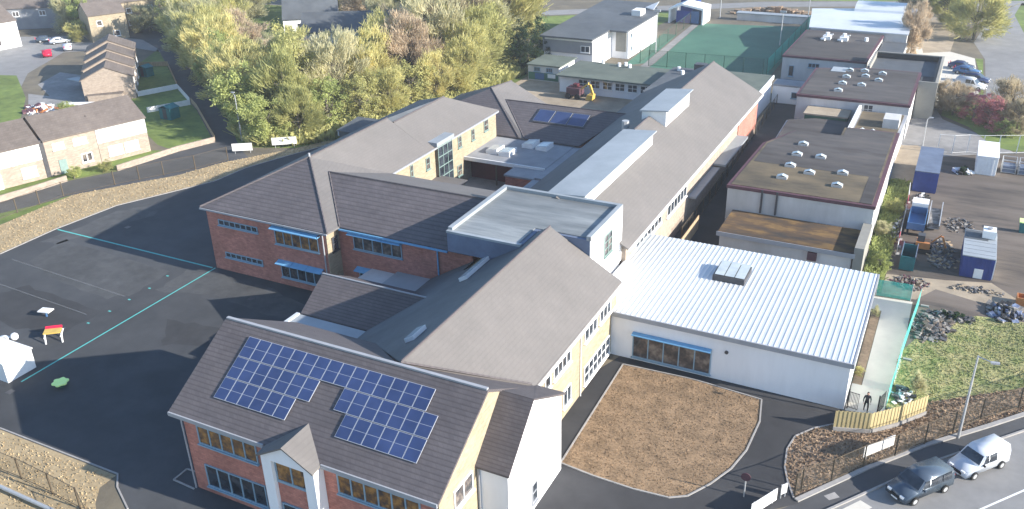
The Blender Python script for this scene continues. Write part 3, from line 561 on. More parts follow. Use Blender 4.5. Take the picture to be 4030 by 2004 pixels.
window(t,(-10.9,130.9,3.4),X1,mY,1.3,1.4,2,2,fm='offwhite')
MB().box(-17.8,-15.6,145.5,148.5,5.3,5.42).build('roof_sheet','palezinc',t)
t=thing('lightwell_shed','brown-topped shed with a dark green front in the lightwell of the old blocks','shed',(-15.3,129,0))
MB().box(-18.2,-12.6,126.8,130.75,0,3.6).build('wall','greenpost',t); MB().box(-18.4,-12.4,126.8,130.78,3.6,3.8).build('roof','sand',t)
t=flatbuilding('old_corridor_block','dark low roof strip with raised white edge joining the two old blocks',[(-11.2,117.5),(-5.3,117.5),(-5.1,130.7),(-11.2,130.7)],3.9,'offwhite','feltmoss',fas='trim')
MB().box(-11.5,-11.15,113.6,130.7,3.9,4.7).build('raised_edge','whitetrim',t)
for x,y in((-9.8,121),(-8.5,121),(-9.9,119.3),(-8.6,119.3)): rooflight(t,x,y,3.95,.7,.6,.25)
MB().box(-7.6,-5.6,123.5,126.5,3.9,5.2).build('plant_room','offwhite',t)
t=thing('old_west_strip','low dark felt roof strip along the service lane by the old blocks','annexe',(-18,118,0))
MB().prism([(-19.8,107.4),(-17.1,113.7),(-11.5,113.7),(-11.5,126.5),(-16.6,126.5),(-20.2,124.5)],0,3.2).build('wall','offwhite',t); MB().prism([(-19.7,107.6),(-17.2,113.6),(-11.6,113.6),(-11.6,126.4),(-16.6,126.4),(-20,124.4)],3.2,3.35).build('roof','felt',t)
t=thing('old_hall_block','taller boxy block with a dark parapet round a sunken grey roof','hall',(-7.3,152,0))
C=[(-12.9,150.1),(-4.8,150.1),(-4.8,143.3),(-2.15,143.3),(-2.15,161),(-12.9,161)]
MB().prism(C,0,4.6).build('wall','beige',t)
MB().box(-12.6,-2.45,150.4,160.6,4.6,4.65).build('roof','slate',t)
pp=MB(); pp.box(-12.9,-12.5,150.1,161,4.6,5.6); pp.box(-12.5,-2.15,160.6,161,4.6,5.6); pp.box(-2.55,-2.15,143.3,160.6,4.6,5.6); pp.box(-4.8,-2.55,143.3,143.6,4.6,5.6); pp.build('parapet','beige',t)
MB().box(-4.5,-2.57,143.7,160.5,4.6,4.64).build('roof','felt',t)
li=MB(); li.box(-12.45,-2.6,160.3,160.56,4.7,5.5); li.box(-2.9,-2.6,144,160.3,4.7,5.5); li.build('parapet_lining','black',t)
t=flatbuilding('old_far_block','old flat-roofed block with two large white roof fans beyond the roof lights',[(-27.6,158.4),(-13.9,158.4),(-13.5,180.5),(-27.5,180.5)],4.2,'offwhite','felt')
for x in(-22.6,-19.6):
    f=MB(); f.box(x-.7,x+.7,172.5,174.2,4.2,4.9); f.tube((x,173.4,4.9),(x,173.4,5.5),.35); f.tube((x-.9,174.4,4.6),(x+.9,174.4,5.0),.12); f.tube((x-.9,172.2,4.5),(x-.1,171.6,4.5),.2); f.build('roof_fan','whitetrim',t)
MB().tube((-15.8,174,4.2),(-15.8,174,4.9),.35).build('vent','whitetrim',t)
window(t,(-26.4,158.4,.6),X1,mY,.9,1.9,1,1); window(t,(-23.2,158.4,2.4),X1,mY,1.9,.8,3,1)
t=thing('blue_roofed_hall','large hall with a pale blue curved metal roof at the back of the site','hall',(-18.5,192,0))
MB().prism([(-26.8,181),(-9.4,180.6),(-9.6,206),(-29.6,199)],0,4.6).build('wall','offwhite',t)
MB().slab([[(-27.2,180.8,4.7),(-9.2,180.3,4.7),(-9.4,193,5.6),(-28.4,190,5.6)],[(-28.4,190,5.6),(-9.4,193,5.6),(-9.5,206.4,4.8),(-29.8,199.2,4.8)]],.2).build('roof','metalroof',t)
mb=MB(); n=9
for i in range(n): 
    a=math.pi*i/(n-1); y=199.8-4.2*math.cos(a); 
prof=[(196.2-0*i,5.0) for i in range(0)]
prof=[(200.2-4.0*math.cos(math.pi*i/8),5.2+1.5*math.sin(math.pi*i/8)) for i in range(9)]
mb.prismx(prof,-21,-11.5); mb.build('barrel_roof','metalroof',t)
t=thing('link_store','small grey link store between the blue-roofed hall and the dark parapet block','store',(-11,172,0))
MB().box(-13.2,-9.2,163,180,0,3.0).build('wall','offwhite',t); MB().box(-13.3,-9.1,162.9,180,3.0,3.2).build('roof','slate',t)
# white block top
t=thing('white_hall','white rendered block with a broad slate roof left of the green pitch','school building',(-63,168,0))
WB=[(-66.1,160.6),(-63.9,160.6),(-59.6,162.2),(-57.6,162.2),(-57.2,178.6),(-66,184),(-75.5,186)]
MB().prism([(-70.8,156.0),(-66.0,155.6),(-60.9,166),(-60.9,162.0),(-57.4,162.0),(-57.2,178.4),(-61,187),(-71,186),(-75,160)][:0]+[(-70.8,152.4),(-60.9,152.4),(-60.9,162.0),(-57.4,162.0),(-57.2,178.4),(-61,187),(-72,187)],0,5.4).build('wall','white',t)
MB().slab([[(-71.3,151.4,5.7),(-60.6,151.4,5.7),(-60.6,160.2,5.7),(-57.1,160.0,5.7),(-57.0,179,5.8),(-61,188,6),(-72.4,188,6)]],.3).build('roof','slate',t)
MB().box(-71,-60.95,152.2,152.36,2.6,5.3).build('wall_cladding','grey_r',t); MB().box(-70.5,-60.9,152.0,152.19,4.95,5.4).build('fascia','whitetrim',t)
window(t,(-63.2,152.2,3.0),X1,mY,1.8,1.2,2,1,fm='whitetrim')
MB().box(-59.9,-57.8,161.8,161.96,1.4,5.0).build('render_panel','beige',t)
MB().box(-61.2,-59.3,174,177,5.8,6.9).build('plant_box','whitetrim',t); MB().slab([[(-61,182,6.1),(-58.5,180,6.1),(-58.5,183.5,7.2)]],.1).build('roof_cowl','whitetrim',t)
for y,z in((163,3.9),(163.2,1.4),(174,3.2)): window(t,(-57.37,y,z),Y1,X1,.7,.8,1,1)
# prefab with painted mural
t=thing('classroom_cabin','small flat-roofed cabin with a green and blue painted front','cabin',(-65.5,145,0))
MB().box(-68.8,-62.8,141.2,148.3,0,2.75).build('wall','offwhite',t); MB().box(-69,-62.4,140.9,148.6,2.75,2.95).build('roof','greenroof',t)
mu=MB().box(-68.7,-62.9,141.12,141.19,.2,1.5).build('mural','pitch',t)
MB().box(-67.4,-65.6,141.06,141.11,.3,1.4).build('mural_shape','truckblue',mu); MB().box(-64.9,-63.4,141.06,141.11,.7,1.4).build('mural_shape','whiteplastic',mu)
for x in(-67.6,-65.2): window(t,(x,141.2,1.65),X1,mY,1.2,.8,3,1)
MB().box(-62.79,-62.7,141.3,148,0.1,2.7).build('end_wall','whitetrim',t)
t=thing('ramp_railing','steel access ramp with rails beside the painted cabin door','ramp',(-60.5,141,0))
MB().prismx([(139,0),(144.5,0),(144.5,.8)],-61.4,-60.2).build('ramp','steel',t)
r=MB()
for x in(-61.4,-60.2):
    for k in range(4): r.tube((x,139.3+k*1.6,.0),(x,139.3+k*1.6,1.2+.1*k),.04)
    r.tube((x,139.3,1.1),(x,144.2,1.6),.04)
r.build('handrail','steel',t)
t=thing('green_roofed_block','long low block with a green flat roof and a row of dark square windows','school building',(-51.5,141,0))
MB().box(-60.4,-43.3,136.2,145.2,0,2.9).build('wall','white',t); MB().box(-60.6,-43.0,135.0,145.6,2.95,3.2).build('roof','greenroof',t)
for k in range(6): window(t,(-56.9+k*2.2,136.2,1.2),X1,mY,1.7,1.3,2,2,fm='whitetrim')
for x,y in((-56,146.2),(-52.6,145.2),(-51.7,146),(-50.6,145)): MB().tube((x,y-1,3.2),(x,y-1,3.8),.3).build('vent','whitetrim',t)
# far pavilion / marquees
t=thing('pavilion','blue and white open pavilion at the far end of the pitch','pavilion',(-57,199,0))
MB().prismy([(-60.5,0),(-60.5,3.2),(-57.5,4.4),(-52.5,3.6),(-52.5,0),(-52.9,0),(-52.9,3.2),(-57.5,4.0),(-60.1,3),(-60.1,0)],197,203).build('roof','whiteplastic',t)
MB().box(-58.8,-55.6,197.4,197.6,.2,2.8).build('blue_panel','blue',t); MB().box(-55.4,-53.6,197.4,202,.2,2.9).build('side_panel','truckblue',t)
t=thing('dark_stand','dark blue box stand behind the pavilion','stand',(-59,209,0)); MB().box(-61,-57,208,211,0,5).build('wall','blue',t); MB().box(-61.2,-56.8,207.8,211.2,5,5.3).build('roof','trim',t)
t=thing('spoil_heap','brown heap of brushwood beyond the far end of the pitch','heap',(-38,212,0))
o=MB()
for k in range(130):
    a=random.random()*6.28; r_=random.random()**.6; x=-40+12*r_*math.cos(a); y=213+4*r_*math.sin(a); h=2.2*(1-r_*.8)
    s=.5+random.random()*.9; o.hexa((x,y,-.1),(s,random.uniform(-.4,.4),0),(random.uniform(-.4,.4),s,0),(random.uniform(-.5,.5),random.uniform(-.5,.5),h))
o.build('pile','brownbed',t)
t=thing('low_store','long low pale store along the far end of the pitch','store',(-38,206,0)); MB().box(-47,-31,205.5,207.5,0,1.5).build('wall','offwhite',t); MB().box(-47.2,-30.8,205.3,207.7,1.5,1.7).build('roof','palezinc',t)
# ================= HOUSES ON THE LEFT =================
def house(name,label,p0,p1,depth,he,hr,wm,wins,upper=None,chim=False,over=.3,hipm='h_tile'):
    """p0->p1 is the front wall line, seen with p0 on the left; depth goes away from the front"""
    a=Vector((*p0,0));b=Vector((*p1,0));u=(b-a).normalized();L=(b-a).length; n=Vector((u.y,-u.x,0)); z=Vector((0,0,1))
    t=thing(name,label,'house',tuple((a+b)/2-n*depth/2))
    bk=-n*depth; A=[a,b,b+bk,a+bk]
    mid0=a+bk/2; mid1=b+bk/2
    vs=A+[q+z*he for q in A]+[mid0+z*hr,mid1+z*hr]
    MB().add(vs,[(3,2,1,0),(0,1,5,4),(2,3,7,6),(1,2,6,9,5),(3,0,4,8,7),(4,5,9,8),(6,7,8,9)]).build('wall',wm,t)
    s=(hr-he)/(depth/2); o=over; f0=a-u*.15+n*o+z*(he-s*o+.18); f1=b+u*.15+n*o+z*(he-s*o+.18); r0=mid0-u*.15+z*(hr+.18); r1=mid1+u*.15+z*(hr+.18); k0=a-u*.15+bk-n*o+z*(he-s*o+.18); k1=b+u*.15+bk-n*o+z*(he-s*o+.18)
    MB().slab([[tuple(f0),tuple(f1),tuple(r1),tuple(r0)],[tuple(r0),tuple(r1),tuple(k1),tuple(k0)]],.15).build('roof',hipm,t)
    if upper: MB().hexa(a+u*upper[0]+z*upper[2]-n*.01,u*(upper[1]-upper[0]),z*(he-upper[2]-.05),n*.05).build('cladding',upper[3],t)
    for w in wins:
        x,zz,ww,hh,cols,kind=w
        if kind=='door': 
            MB().hexa(a+u*x+z*zz,u*ww,z*hh,n*.08).build('door','greenframe' if ww<1.05 else 'whitetrim',t)
        else: window(t,a+u*x+z*zz,u,n,ww,hh,cols,1,fm='whitetrim',gm={'w':'glassblind','b':'whiteplastic'}[kind],fr=.12,proud=.08)
    if chim: MB().hexa(mid0*.5+mid1*.5+z*(hr-.3)-u*.4,u*.8,n*.6,z*1.5).build('chimney','pinkbrick',t)
    return t
a=Vector((-109.0,66.6)); 
def hp(s): 
    d=Vector((6.3,18.4)).normalized(); return (-109+d.x*s,66.6+d.y*s)
house('terraced_house','pale terraced house at the left edge with white upper panels and white door',hp(-7.5),hp(5.0),9.5,5.0,7.2,'pinkbrick',[(5.3,2.95,1.7,1.0,2,'b'),(9.0,2.95,2.2,1.0,3,'b'),(6.0,.0,1.1,2.1,1,'door'),(9.6,.7,1.9,1.4,2,'b'),(1.5,.7,1.9,1.4,2,'w'),(1.5,3,1.9,1,2,'w')],upper=(0,12.5,2.7,'whitetrim'))
house('terraced_house','middle terraced house with a dark front door and small white upper windows',hp(5.6),hp(12.4),9.5,5.1,7.3,'pinkbrick',[(1.0,3.5,1.5,.9,2,'b'),(3.7,3.5,1.8,.9,2,'b'),(1.3,0,1.0,2.0,1,'door'),(4.3,.8,1.5,1.3,2,'w')])
house('terraced_house','end terraced house with wide white windows next to the green garden',hp(12.45),hp(19.5),9.5,5.1,7.3,'pinkbrick',[(1.0,3.4,2.2,1.0,3,'w'),(4.0,3.4,.9,1.0,1,'w'),(1.2,.8,2.0,1.4,2,'b'),(3.5,.8,2.0,1.4,2,'b')],upper=(0,7.05,2.9,'offwhite'))
MB().hexa((*hp(5.05),0),(.17,.5,0),(-9,3.1,0),(0,0,5.2)).build('party_wall','darkgrey')
tag(bpy.data.objects['party_wall'],'dark gap wall between the left-edge house and the middle terraced house','wall')
# stepped row behind (gable facing)
def row2(k): 
    d=Vector((-15.5,15.0)).normalized(); return Vector((-127.0,104.6))+d*k
def step_house(i,k0,k1,label,dz):
    d=Vector((-15.5,15.0)).normalized(); u=Vector((d.x,d.y)); p0=row2(k0); p1=row2(k1)
    house('stepped_house',label,tuple(p0),tuple(p1),8.2,3.9+dz,5.8+dz,'pinkbrick',[(1,.8,1.6,1.2,2,'w'),(1,2.6,1.4,.9,2,'w')],over=.25)
step_house(0,0,5.2,'nearest house of the stepped row with a broad blank brick gable',0)
step_house(1,5.25,10.2,'second house of the stepped row behind the brick gable',.5)
step_house(2,10.25,15.2,'third house of the stepped row behind the brick gable',1.0)
step_house(3,15.25,20.5,'farthest house of the stepped row behind the brick gable',1.5)
g=thing('garage','small flat-roofed brick garage against the gable of the stepped row','garage',(-128.8,101.5,0))
MB().hexa((-131.8,98.6,0),(4.3,3.5,0),(-1.6,2.0,0),(0,0,1.4)).build('wall','pinkbrick',g); MB().hexa((-131.9,98.5,1.4),(4.5,3.66,0),(-1.8,2.2,0),(0,0,.12)).build('roof','h_tile',g)
house('white_house','white rendered house at the top left corner with a brown roof',(-188,104),(-184.5,125),12,5.6,8.6,'white',[(15,.8,2.2,1.6,2,'w'),(9,.8,2.2,1.6,2,'w'),(15,3.4,2,1.3,2,'w')])
house('cream_house','large cream rendered house with a grey hipped roof at the top of the lane',(-179,138.5),(-171,158),14,6.2,9.2,'cream',[(3,3.6,1.2,1.2,1,'w'),(9,3.6,1.2,1.2,1,'w'),(14,3.6,1.2,1.2,1,'w'),(3,.8,1.8,1.2,2,'w'),(9,.8,1.8,1.2,2,'w')])
house('cream_house','narrow cream house wing standing in front of the large cream house',(-171.5,133),(-168,140),9,5.8,7.8,'cream',[(1.5,3.4,1.2,1.2,1,'w'),(4.5,.8,1.5,1.2,1,'w')])
house('dark_house','dark-roofed long house in shade beyond the parked cars',(-205,134),(-182,150),10,5,8.5,'grey_r',[(4,3,1.5,1.2,2,'w'),(10,3,1.5,1.2,2,'w'),(16,1,1.5,1.2,2,'w')])
house('far_brick_house','pinkish brick house among the trees at the top',(-158,184),(-141,191),10,5.2,8.2,'pinkbrick',[(3,3.2,1.6,1.2,2,'w'),(9,3.2,1.6,1.2,2,'w'),(14,3.2,1.6,1.2,2,'w'),(9,.8,1.6,1.2,2,'w')])
house('bungalow','wide grey-roofed bungalow half hidden by the tree belt',(-124,146),(-106,156),11,3.2,6.2,'offwhite',[(3,.9,2,1.3,2,'w'),(9,.9,2,1.3,2,'w'),(15,.9,2,1.3,2,'w')],hipm='slate')
house('gabled_bungalow','grey bungalow with a white gable post behind the brown trees',(-137,156),(-127,163),9,3.2,6.6,'white',[(3,.9,2,1.3,2,'w')],hipm='slate')
house('rear_house','grey-roofed house near the dark green tree at the top',(-108,168),(-97,174),10,4,7,'offwhite',[(3,.9,2,1.3,2,'w')],hipm='slate')
house('brown_roof_house','low brown-roofed house at the top of the picture behind the white hall trees',(-166,196),(-150,203),11,4,7,'offwhite',[(3,.9,2,1.3,2,'w')])
t=thing('garden_shed','white garden shed deep in the tree belt','shed',(-109.3,133.9,0)); MB().box(-111,-107.5,133,136,0,2).build('wall','whiteplastic',t); MB().slab([[(-111.2,132.8,2),(-107.3,132.8,2),(-107.3,136.2,2.6),(-111.2,136.2,2.6)]],.1).build('roof','palezinc',t)
t=thing('cream_outbuilding','cream outbuilding at the left edge of the tree belt','outbuilding',(-131,140.5,0)); MB().box(-134,-129,139.5,143,0,2.6).build('wall','cream',t); MB().box(-134.2,-128.8,139.3,143.2,2.6,2.8).build('roof','h_tile',t)
t=thing('bike_shelter','low dark lean-to shed hidden behind the hipped brick block','shed',(-76,99.5,0)); MB().box(-78,-73.6,97.5,102.3,0,2.6).build('wall','slate',t); MB().slab([[(-78.2,97.2,2.6),(-73.4,97.2,2.6),(-73.4,102.6,3.1),(-78.2,102.6,3.1)]],.12).build('roof','slate',t)
# garden walls & fences
def wallrun(name,label,pts,w,h,m,cat='wall'): return tag(strip(pts,w,0,h).build(name,m),label,cat)
wallrun('garden_wall','low pink brick garden wall in front of the left-edge house',[(-108,50),(-105.6,63.0),(-104.7,66.6),(-103.8,71.6)],.25,.8,'pinkbrick')
wallrun('garden_wall','low pink brick garden wall beside the end terraced house lawn',[(-100.6,77.1),(-99.7,81.7),(-98.9,86.5),(-96.9,91.9)],.25,.8,'pinkbrick')
wallrun('garden_fence','pale panel fence along the lane edge of the end garden',[(-97.2,92.3),(-111.9,103.6),(-115.7,106.1)],.06,.9,'brownwood','fence')
wallrun('garden_fence','white fence between the end garden and the next garden',[(-118.3,98.9),(-115.0,105.2)],.08,.9,'whitetrim','fence')
wallrun('garden_fence','white fence below the brick gable reaching to the lane',[(-127.6,105.4),(-124.8,111.9)],.08,.9,'whitetrim','fence')
wallrun('garden_fence','white fence bordering the lane between the two white cross fences',[(-124.8,111.9),(-116,106.1)],.08,.9,'whitetrim','fence')
wallrun('garden_fence','thin pale fence beyond the teal sheds',[(-145.3,120.8),(-139.5,123.8),(-126,113)],.06,.9,'brownwood','fence')
def shed(name,label,x,y,w,d,h,m,rm): 
    t=thing(name,label,'shed',(x,y,0)); MB().box(x-w/2,x+w/2,y-d/2,y+d/2,0,h).build('wall',m,t)
    MB().slab([[(x-w/2-.1,y-d/2-.1,h),(x,y-d/2-.1,h+.5),(x,y+d/2+.1,h+.5),(x-w/2-.1,y+d/2+.1,h)],[(x,y-d/2-.1,h+.5),(x+w/2+.1,y-d/2-.1,h),(x+w/2+.1,y+d/2+.1,h),(x,y+d/2+.1,h+.5)]],.08).build('roof',rm,t); MB().box(x-.4,x+.4,y-d/2-.03,y-d/2,.1,1.7).build('door','darkgrey',t); return t
shed('garden_shed','teal garden shed on the shaded lawn of the end house',-112.5,98.3,2.4,2,1.8,'teal','teal')
shed('garden_shed','small teal shed in the garden beyond the white fence',-137.5,116.5,2.2,1.8,1.7,'teal','teal')
# fence with posts
def fence(label,pts,h,pm,net='wirenet',name='mesh_fence',posts=True,r=.05,rails=True,step=None):
    t=thing(name,label,'fence',(pts[0][0],pts[0][1],0))
    P=list(pts)
    if step:
        P=[]
        for a,b in zip(pts,pts[1:]):
            a=Vector(a);b=Vector(b);n=max(1,round((b-a).length/step))
            P+=[tuple(a+(b-a)*i/n) for i in range(n)]
        P.append(pts[-1])
    for x,y in P: MB().box(x-r,x+r,y-r,y+r,0,h).build('post',pm,t)
    if net: strip(P,.02,.08,h-.05).build('mesh_panel',net,t)
    if rails:
        for z in(h-.03,.15):
            m=MB()
            for (a,b) in zip(P,P[1:]): m.tube((*a,z),(*b,z),.025,n=5)
            m.build('rail',pm,t)
    return t
fence('brown post and wire fence between the straw verge and the house footpath',[(-101,50),(-100.6,56),(-100.2,61.5),(-99.9,64.4),(-99.5,67.6),(-96.6,73.2),(-94.9,75.8),(-93.3,78.5),(-91,82),(-89.3,86.5)],2.0,'brownpost')
fence('brown post fence on the straw bank at the bottom left',[(-75,28.6),(-60.6,28.6),(-57.6,28.5),(-55.2,28.55),(-51.7,28.4),(-48.6,28.2),(-46,27)],1.9,'brownpost')
tag(MB().tube((-70,27.2,.35),(-44,27.0,.35),.14).build('steel_rail','steel'),'thick grey steel rail lying behind the bottom left fence','rail')
fence('dark post fence along the brown scrub by the road',[(-4.7,50.3),(-4.4,51.0),(-2.7,52.9),(-.9,55.4),(1,57.6),(2.8,59.95),(4.6,62.4),(6.4,65.0),(9,67.8),(12,71),(15,74.2)],2.0,'brownpost')
t=thing('timber_fence','fresh yellow timber screen fence bending round the brown scrub','fence',(-.6,60.6,0))
for a,b in(((-3.5,58.9),(-1.0,59.7)),((-1.0,59.7),(.7,61.4)),((.7,61.4),(2.6,63.9))):
    A=Vector((*a,0));B=Vector((*b,0)); n=int((B-A).length/.15)
    m=MB()
    for k in range(n):
        p=A+(B-A)*k/n; d=(B-A)/n; q=Vector((-d.y,d.x,0)).normalized()*.03; m.hexa(p+Vector((0,0,.35))+q*(k%2),d*.93,q,(0,0,1.45+.02*(k%2)))
    m.build('board_panel','timber',t); strip([a,b],.16,0,.35).build('base_panel','kerb',t)
def board(label,a,b,z0,z1,name='sign_board',th=.05):
    t=thing(name,label,'sign',(a[0],a[1],0)); A=Vector((*a,z0));B=Vector((*b,z0)); n=Vector((-(B-A).y,(B-A).x,0)).normalized()*th
    MB().hexa(A,B-A,n,(0,0,z1-z0)).build('board','sign',t)
    for f in(.12,.88): p=A+(B-A)*f+n*1.5; MB().tube((p.x,p.y,0),(p.x,p.y,z1),.04,n=6).build('post','steel',t)
board('blank white sign board on the fence by the brown scrub',(-1.0,56.1),(.8,58.5),.35,1.25)
board('white sign board at the bottom by the gate',(-6.9,46.9),(-5.7,49.2),.2,1.2)
board('narrow white gate notice right of the bottom sign board',(-5.5,49.6),(-5.2,50.0),.4,1.2)
board('long white banner board left of the tree belt below the yard',(-86.8,93.0),(-83.9,95.0),.5,1.6)
board('small white board at the mouth of the lane',(-90.6,88.9),(-88.2,90.4),.4,1.5)
board('short white board by the dark lean-to',(-80.5,100.3),(-78.6,101.6),.5,1.5)
t=thing('sign_post','round pinkish sign on a grey post in front of the straw lawn','sign',(-7.8,48.8,0)); MB().tube((-7.8,48.8,0),(-7.8,48.8,1.6),.05).build('post','steel',t); MB().tube((-7.8,48.78,1.75),(-7.8,48.73,1.75),.33,n=20).build('disc','maroon',t)
# lamp post
def lamp(label,x,y,h,arm=(1.2,.6),m='steel',name='street_lamp'):
    t=thing(name,label,'street lamp',(x,y,0)); MB().tube((x,y,0),(x,y,h),.11,.06).build('pole',m,t)
    a=MB(); a.tube((x,y,h-.05),(x+arm[0],y+arm[1],h+.2),.04); a.build('arm',m,t); MB().hexa((x+arm[0]-.1,y+arm[1]-.12,h+.12),(.55,.1,0),(-.05,.24,0),(0,0,.12)).build('lamp_head','trim',t); return t
lamp('tall grey street lamp beside the pavement above the parked van',5.0,61.9,7.2,(.9,-.9))
lamp('slim lamp post at the right edge lawn beside the white van',5.6,152.9,4,(.5,-.3)); lamp('white lamp post by the old hall wall',-2.4,130,3.9,(.3,.2))
lamp('lamp post between the lane and the tree belt',-93.5,94,7,(-.9,.4))
def mast(label,x,y,h):
    t=thing('floodlight_mast',label,'floodlight',(x,y,0)); MB().tube((x,y,0),(x,y,h),.12,.08).build('pole','steel',t); MB().box(x-.6,x+.6,y-.15,y+.15,h,h+.35).build('floodlight','steel',t)
mast('tall white floodlight mast at the shaded right side of the green pitch',-32.9,183.8,6.5); mast('floodlight mast between the white hall and the green pitch',-54.1,169.0,8)
mast('floodlight mast at the far right corner of the pitch',-31,203,8); mast('floodlight mast beside the far pavilion',-51,206,8)
fence('tall green mesh fence along the near end of the green pitch',[(-52,158.5),(-45,158.8),(-38,159.2),(-31,159.6)],3,'greenpost',step=3.5)
fence('tall green mesh fence along the right side of the green pitch',[(-30.4,160),(-30.2,203)],3,'greenpost','net',step=6)
fence('tall green mesh fence along the left side of the green pitch',[(-54.2,160),(-55.5,198)],2.6,'greenpost',step=6)
fence('dark railing fence along the service lane behind the long roof',[(-23.7,86.4),(-23.8,101),(-24.3,114),(-24.6,128),(-24.9,142)],1.8,'brownpost','wirenet',step=3)
wallrun('lane_fence','pale wooden lane fence beside the long brick teaching block',[(-22.9,80.5),(-23.0,90.5)],.08,1.7,'brownwood','fence')
fence('green posts and rail fence across the east yard',[(-.4,128),(1.4,128.2),(3.2,129.3),(5.0,129.7),(6.9,130.6),(9.2,131.6),(12,133),(16,135)],2.6,'whitetrim',None)
# debris netting
t=thing('netting_fence','bright green debris netting fence around the concrete path','fence',(0,73,0))
NP=[(-3.1,82.3),(0,82.5),(.75,81.9),(.45,77),(.1,71.5),(-.05,67),(-.25,63.4)]
strip(NP[:2],.03,.05,1.75).build('net_panel','net',t); strip(NP[2:],.03,.05,1.75).build('net_panel','net',t)
for x,y in NP: MB().tube((x,y,0),(x,y,1.85),.03,n=6).build('post','steel',t)
for x,y in NP[2:]: MB().box(x+.2,x+.9,y-.12,y+.12,0,.15).build('foot_block','kerb',t)
for x,lab in((-2.95,'black railing gate between the hall corner and the path'),(-.75,'black railing gate at the netting end of the path')):
    t=thing('gate',lab,'gate',(x,62.3,0)); m=MB(); dx=(.75,-.1) if x<-2 else (.35,1.2)
    MB().box(x-.05,x+.05,62.25,62.35,0,1.8).build('post','black',t)
    for k in range(8): m.tube((x+dx[0]*k/7,62.3+dx[1]*k/7,.1),(x+dx[0]*k/7,62.3+dx[1]*k/7,1.6),.02,n=5)
    for z in(.15,1.55): m.tube((x,62.3,z),(x+dx[0],62.3+dx[1],z),.025,n=5)
    m.build('gate_leaf','black',t)
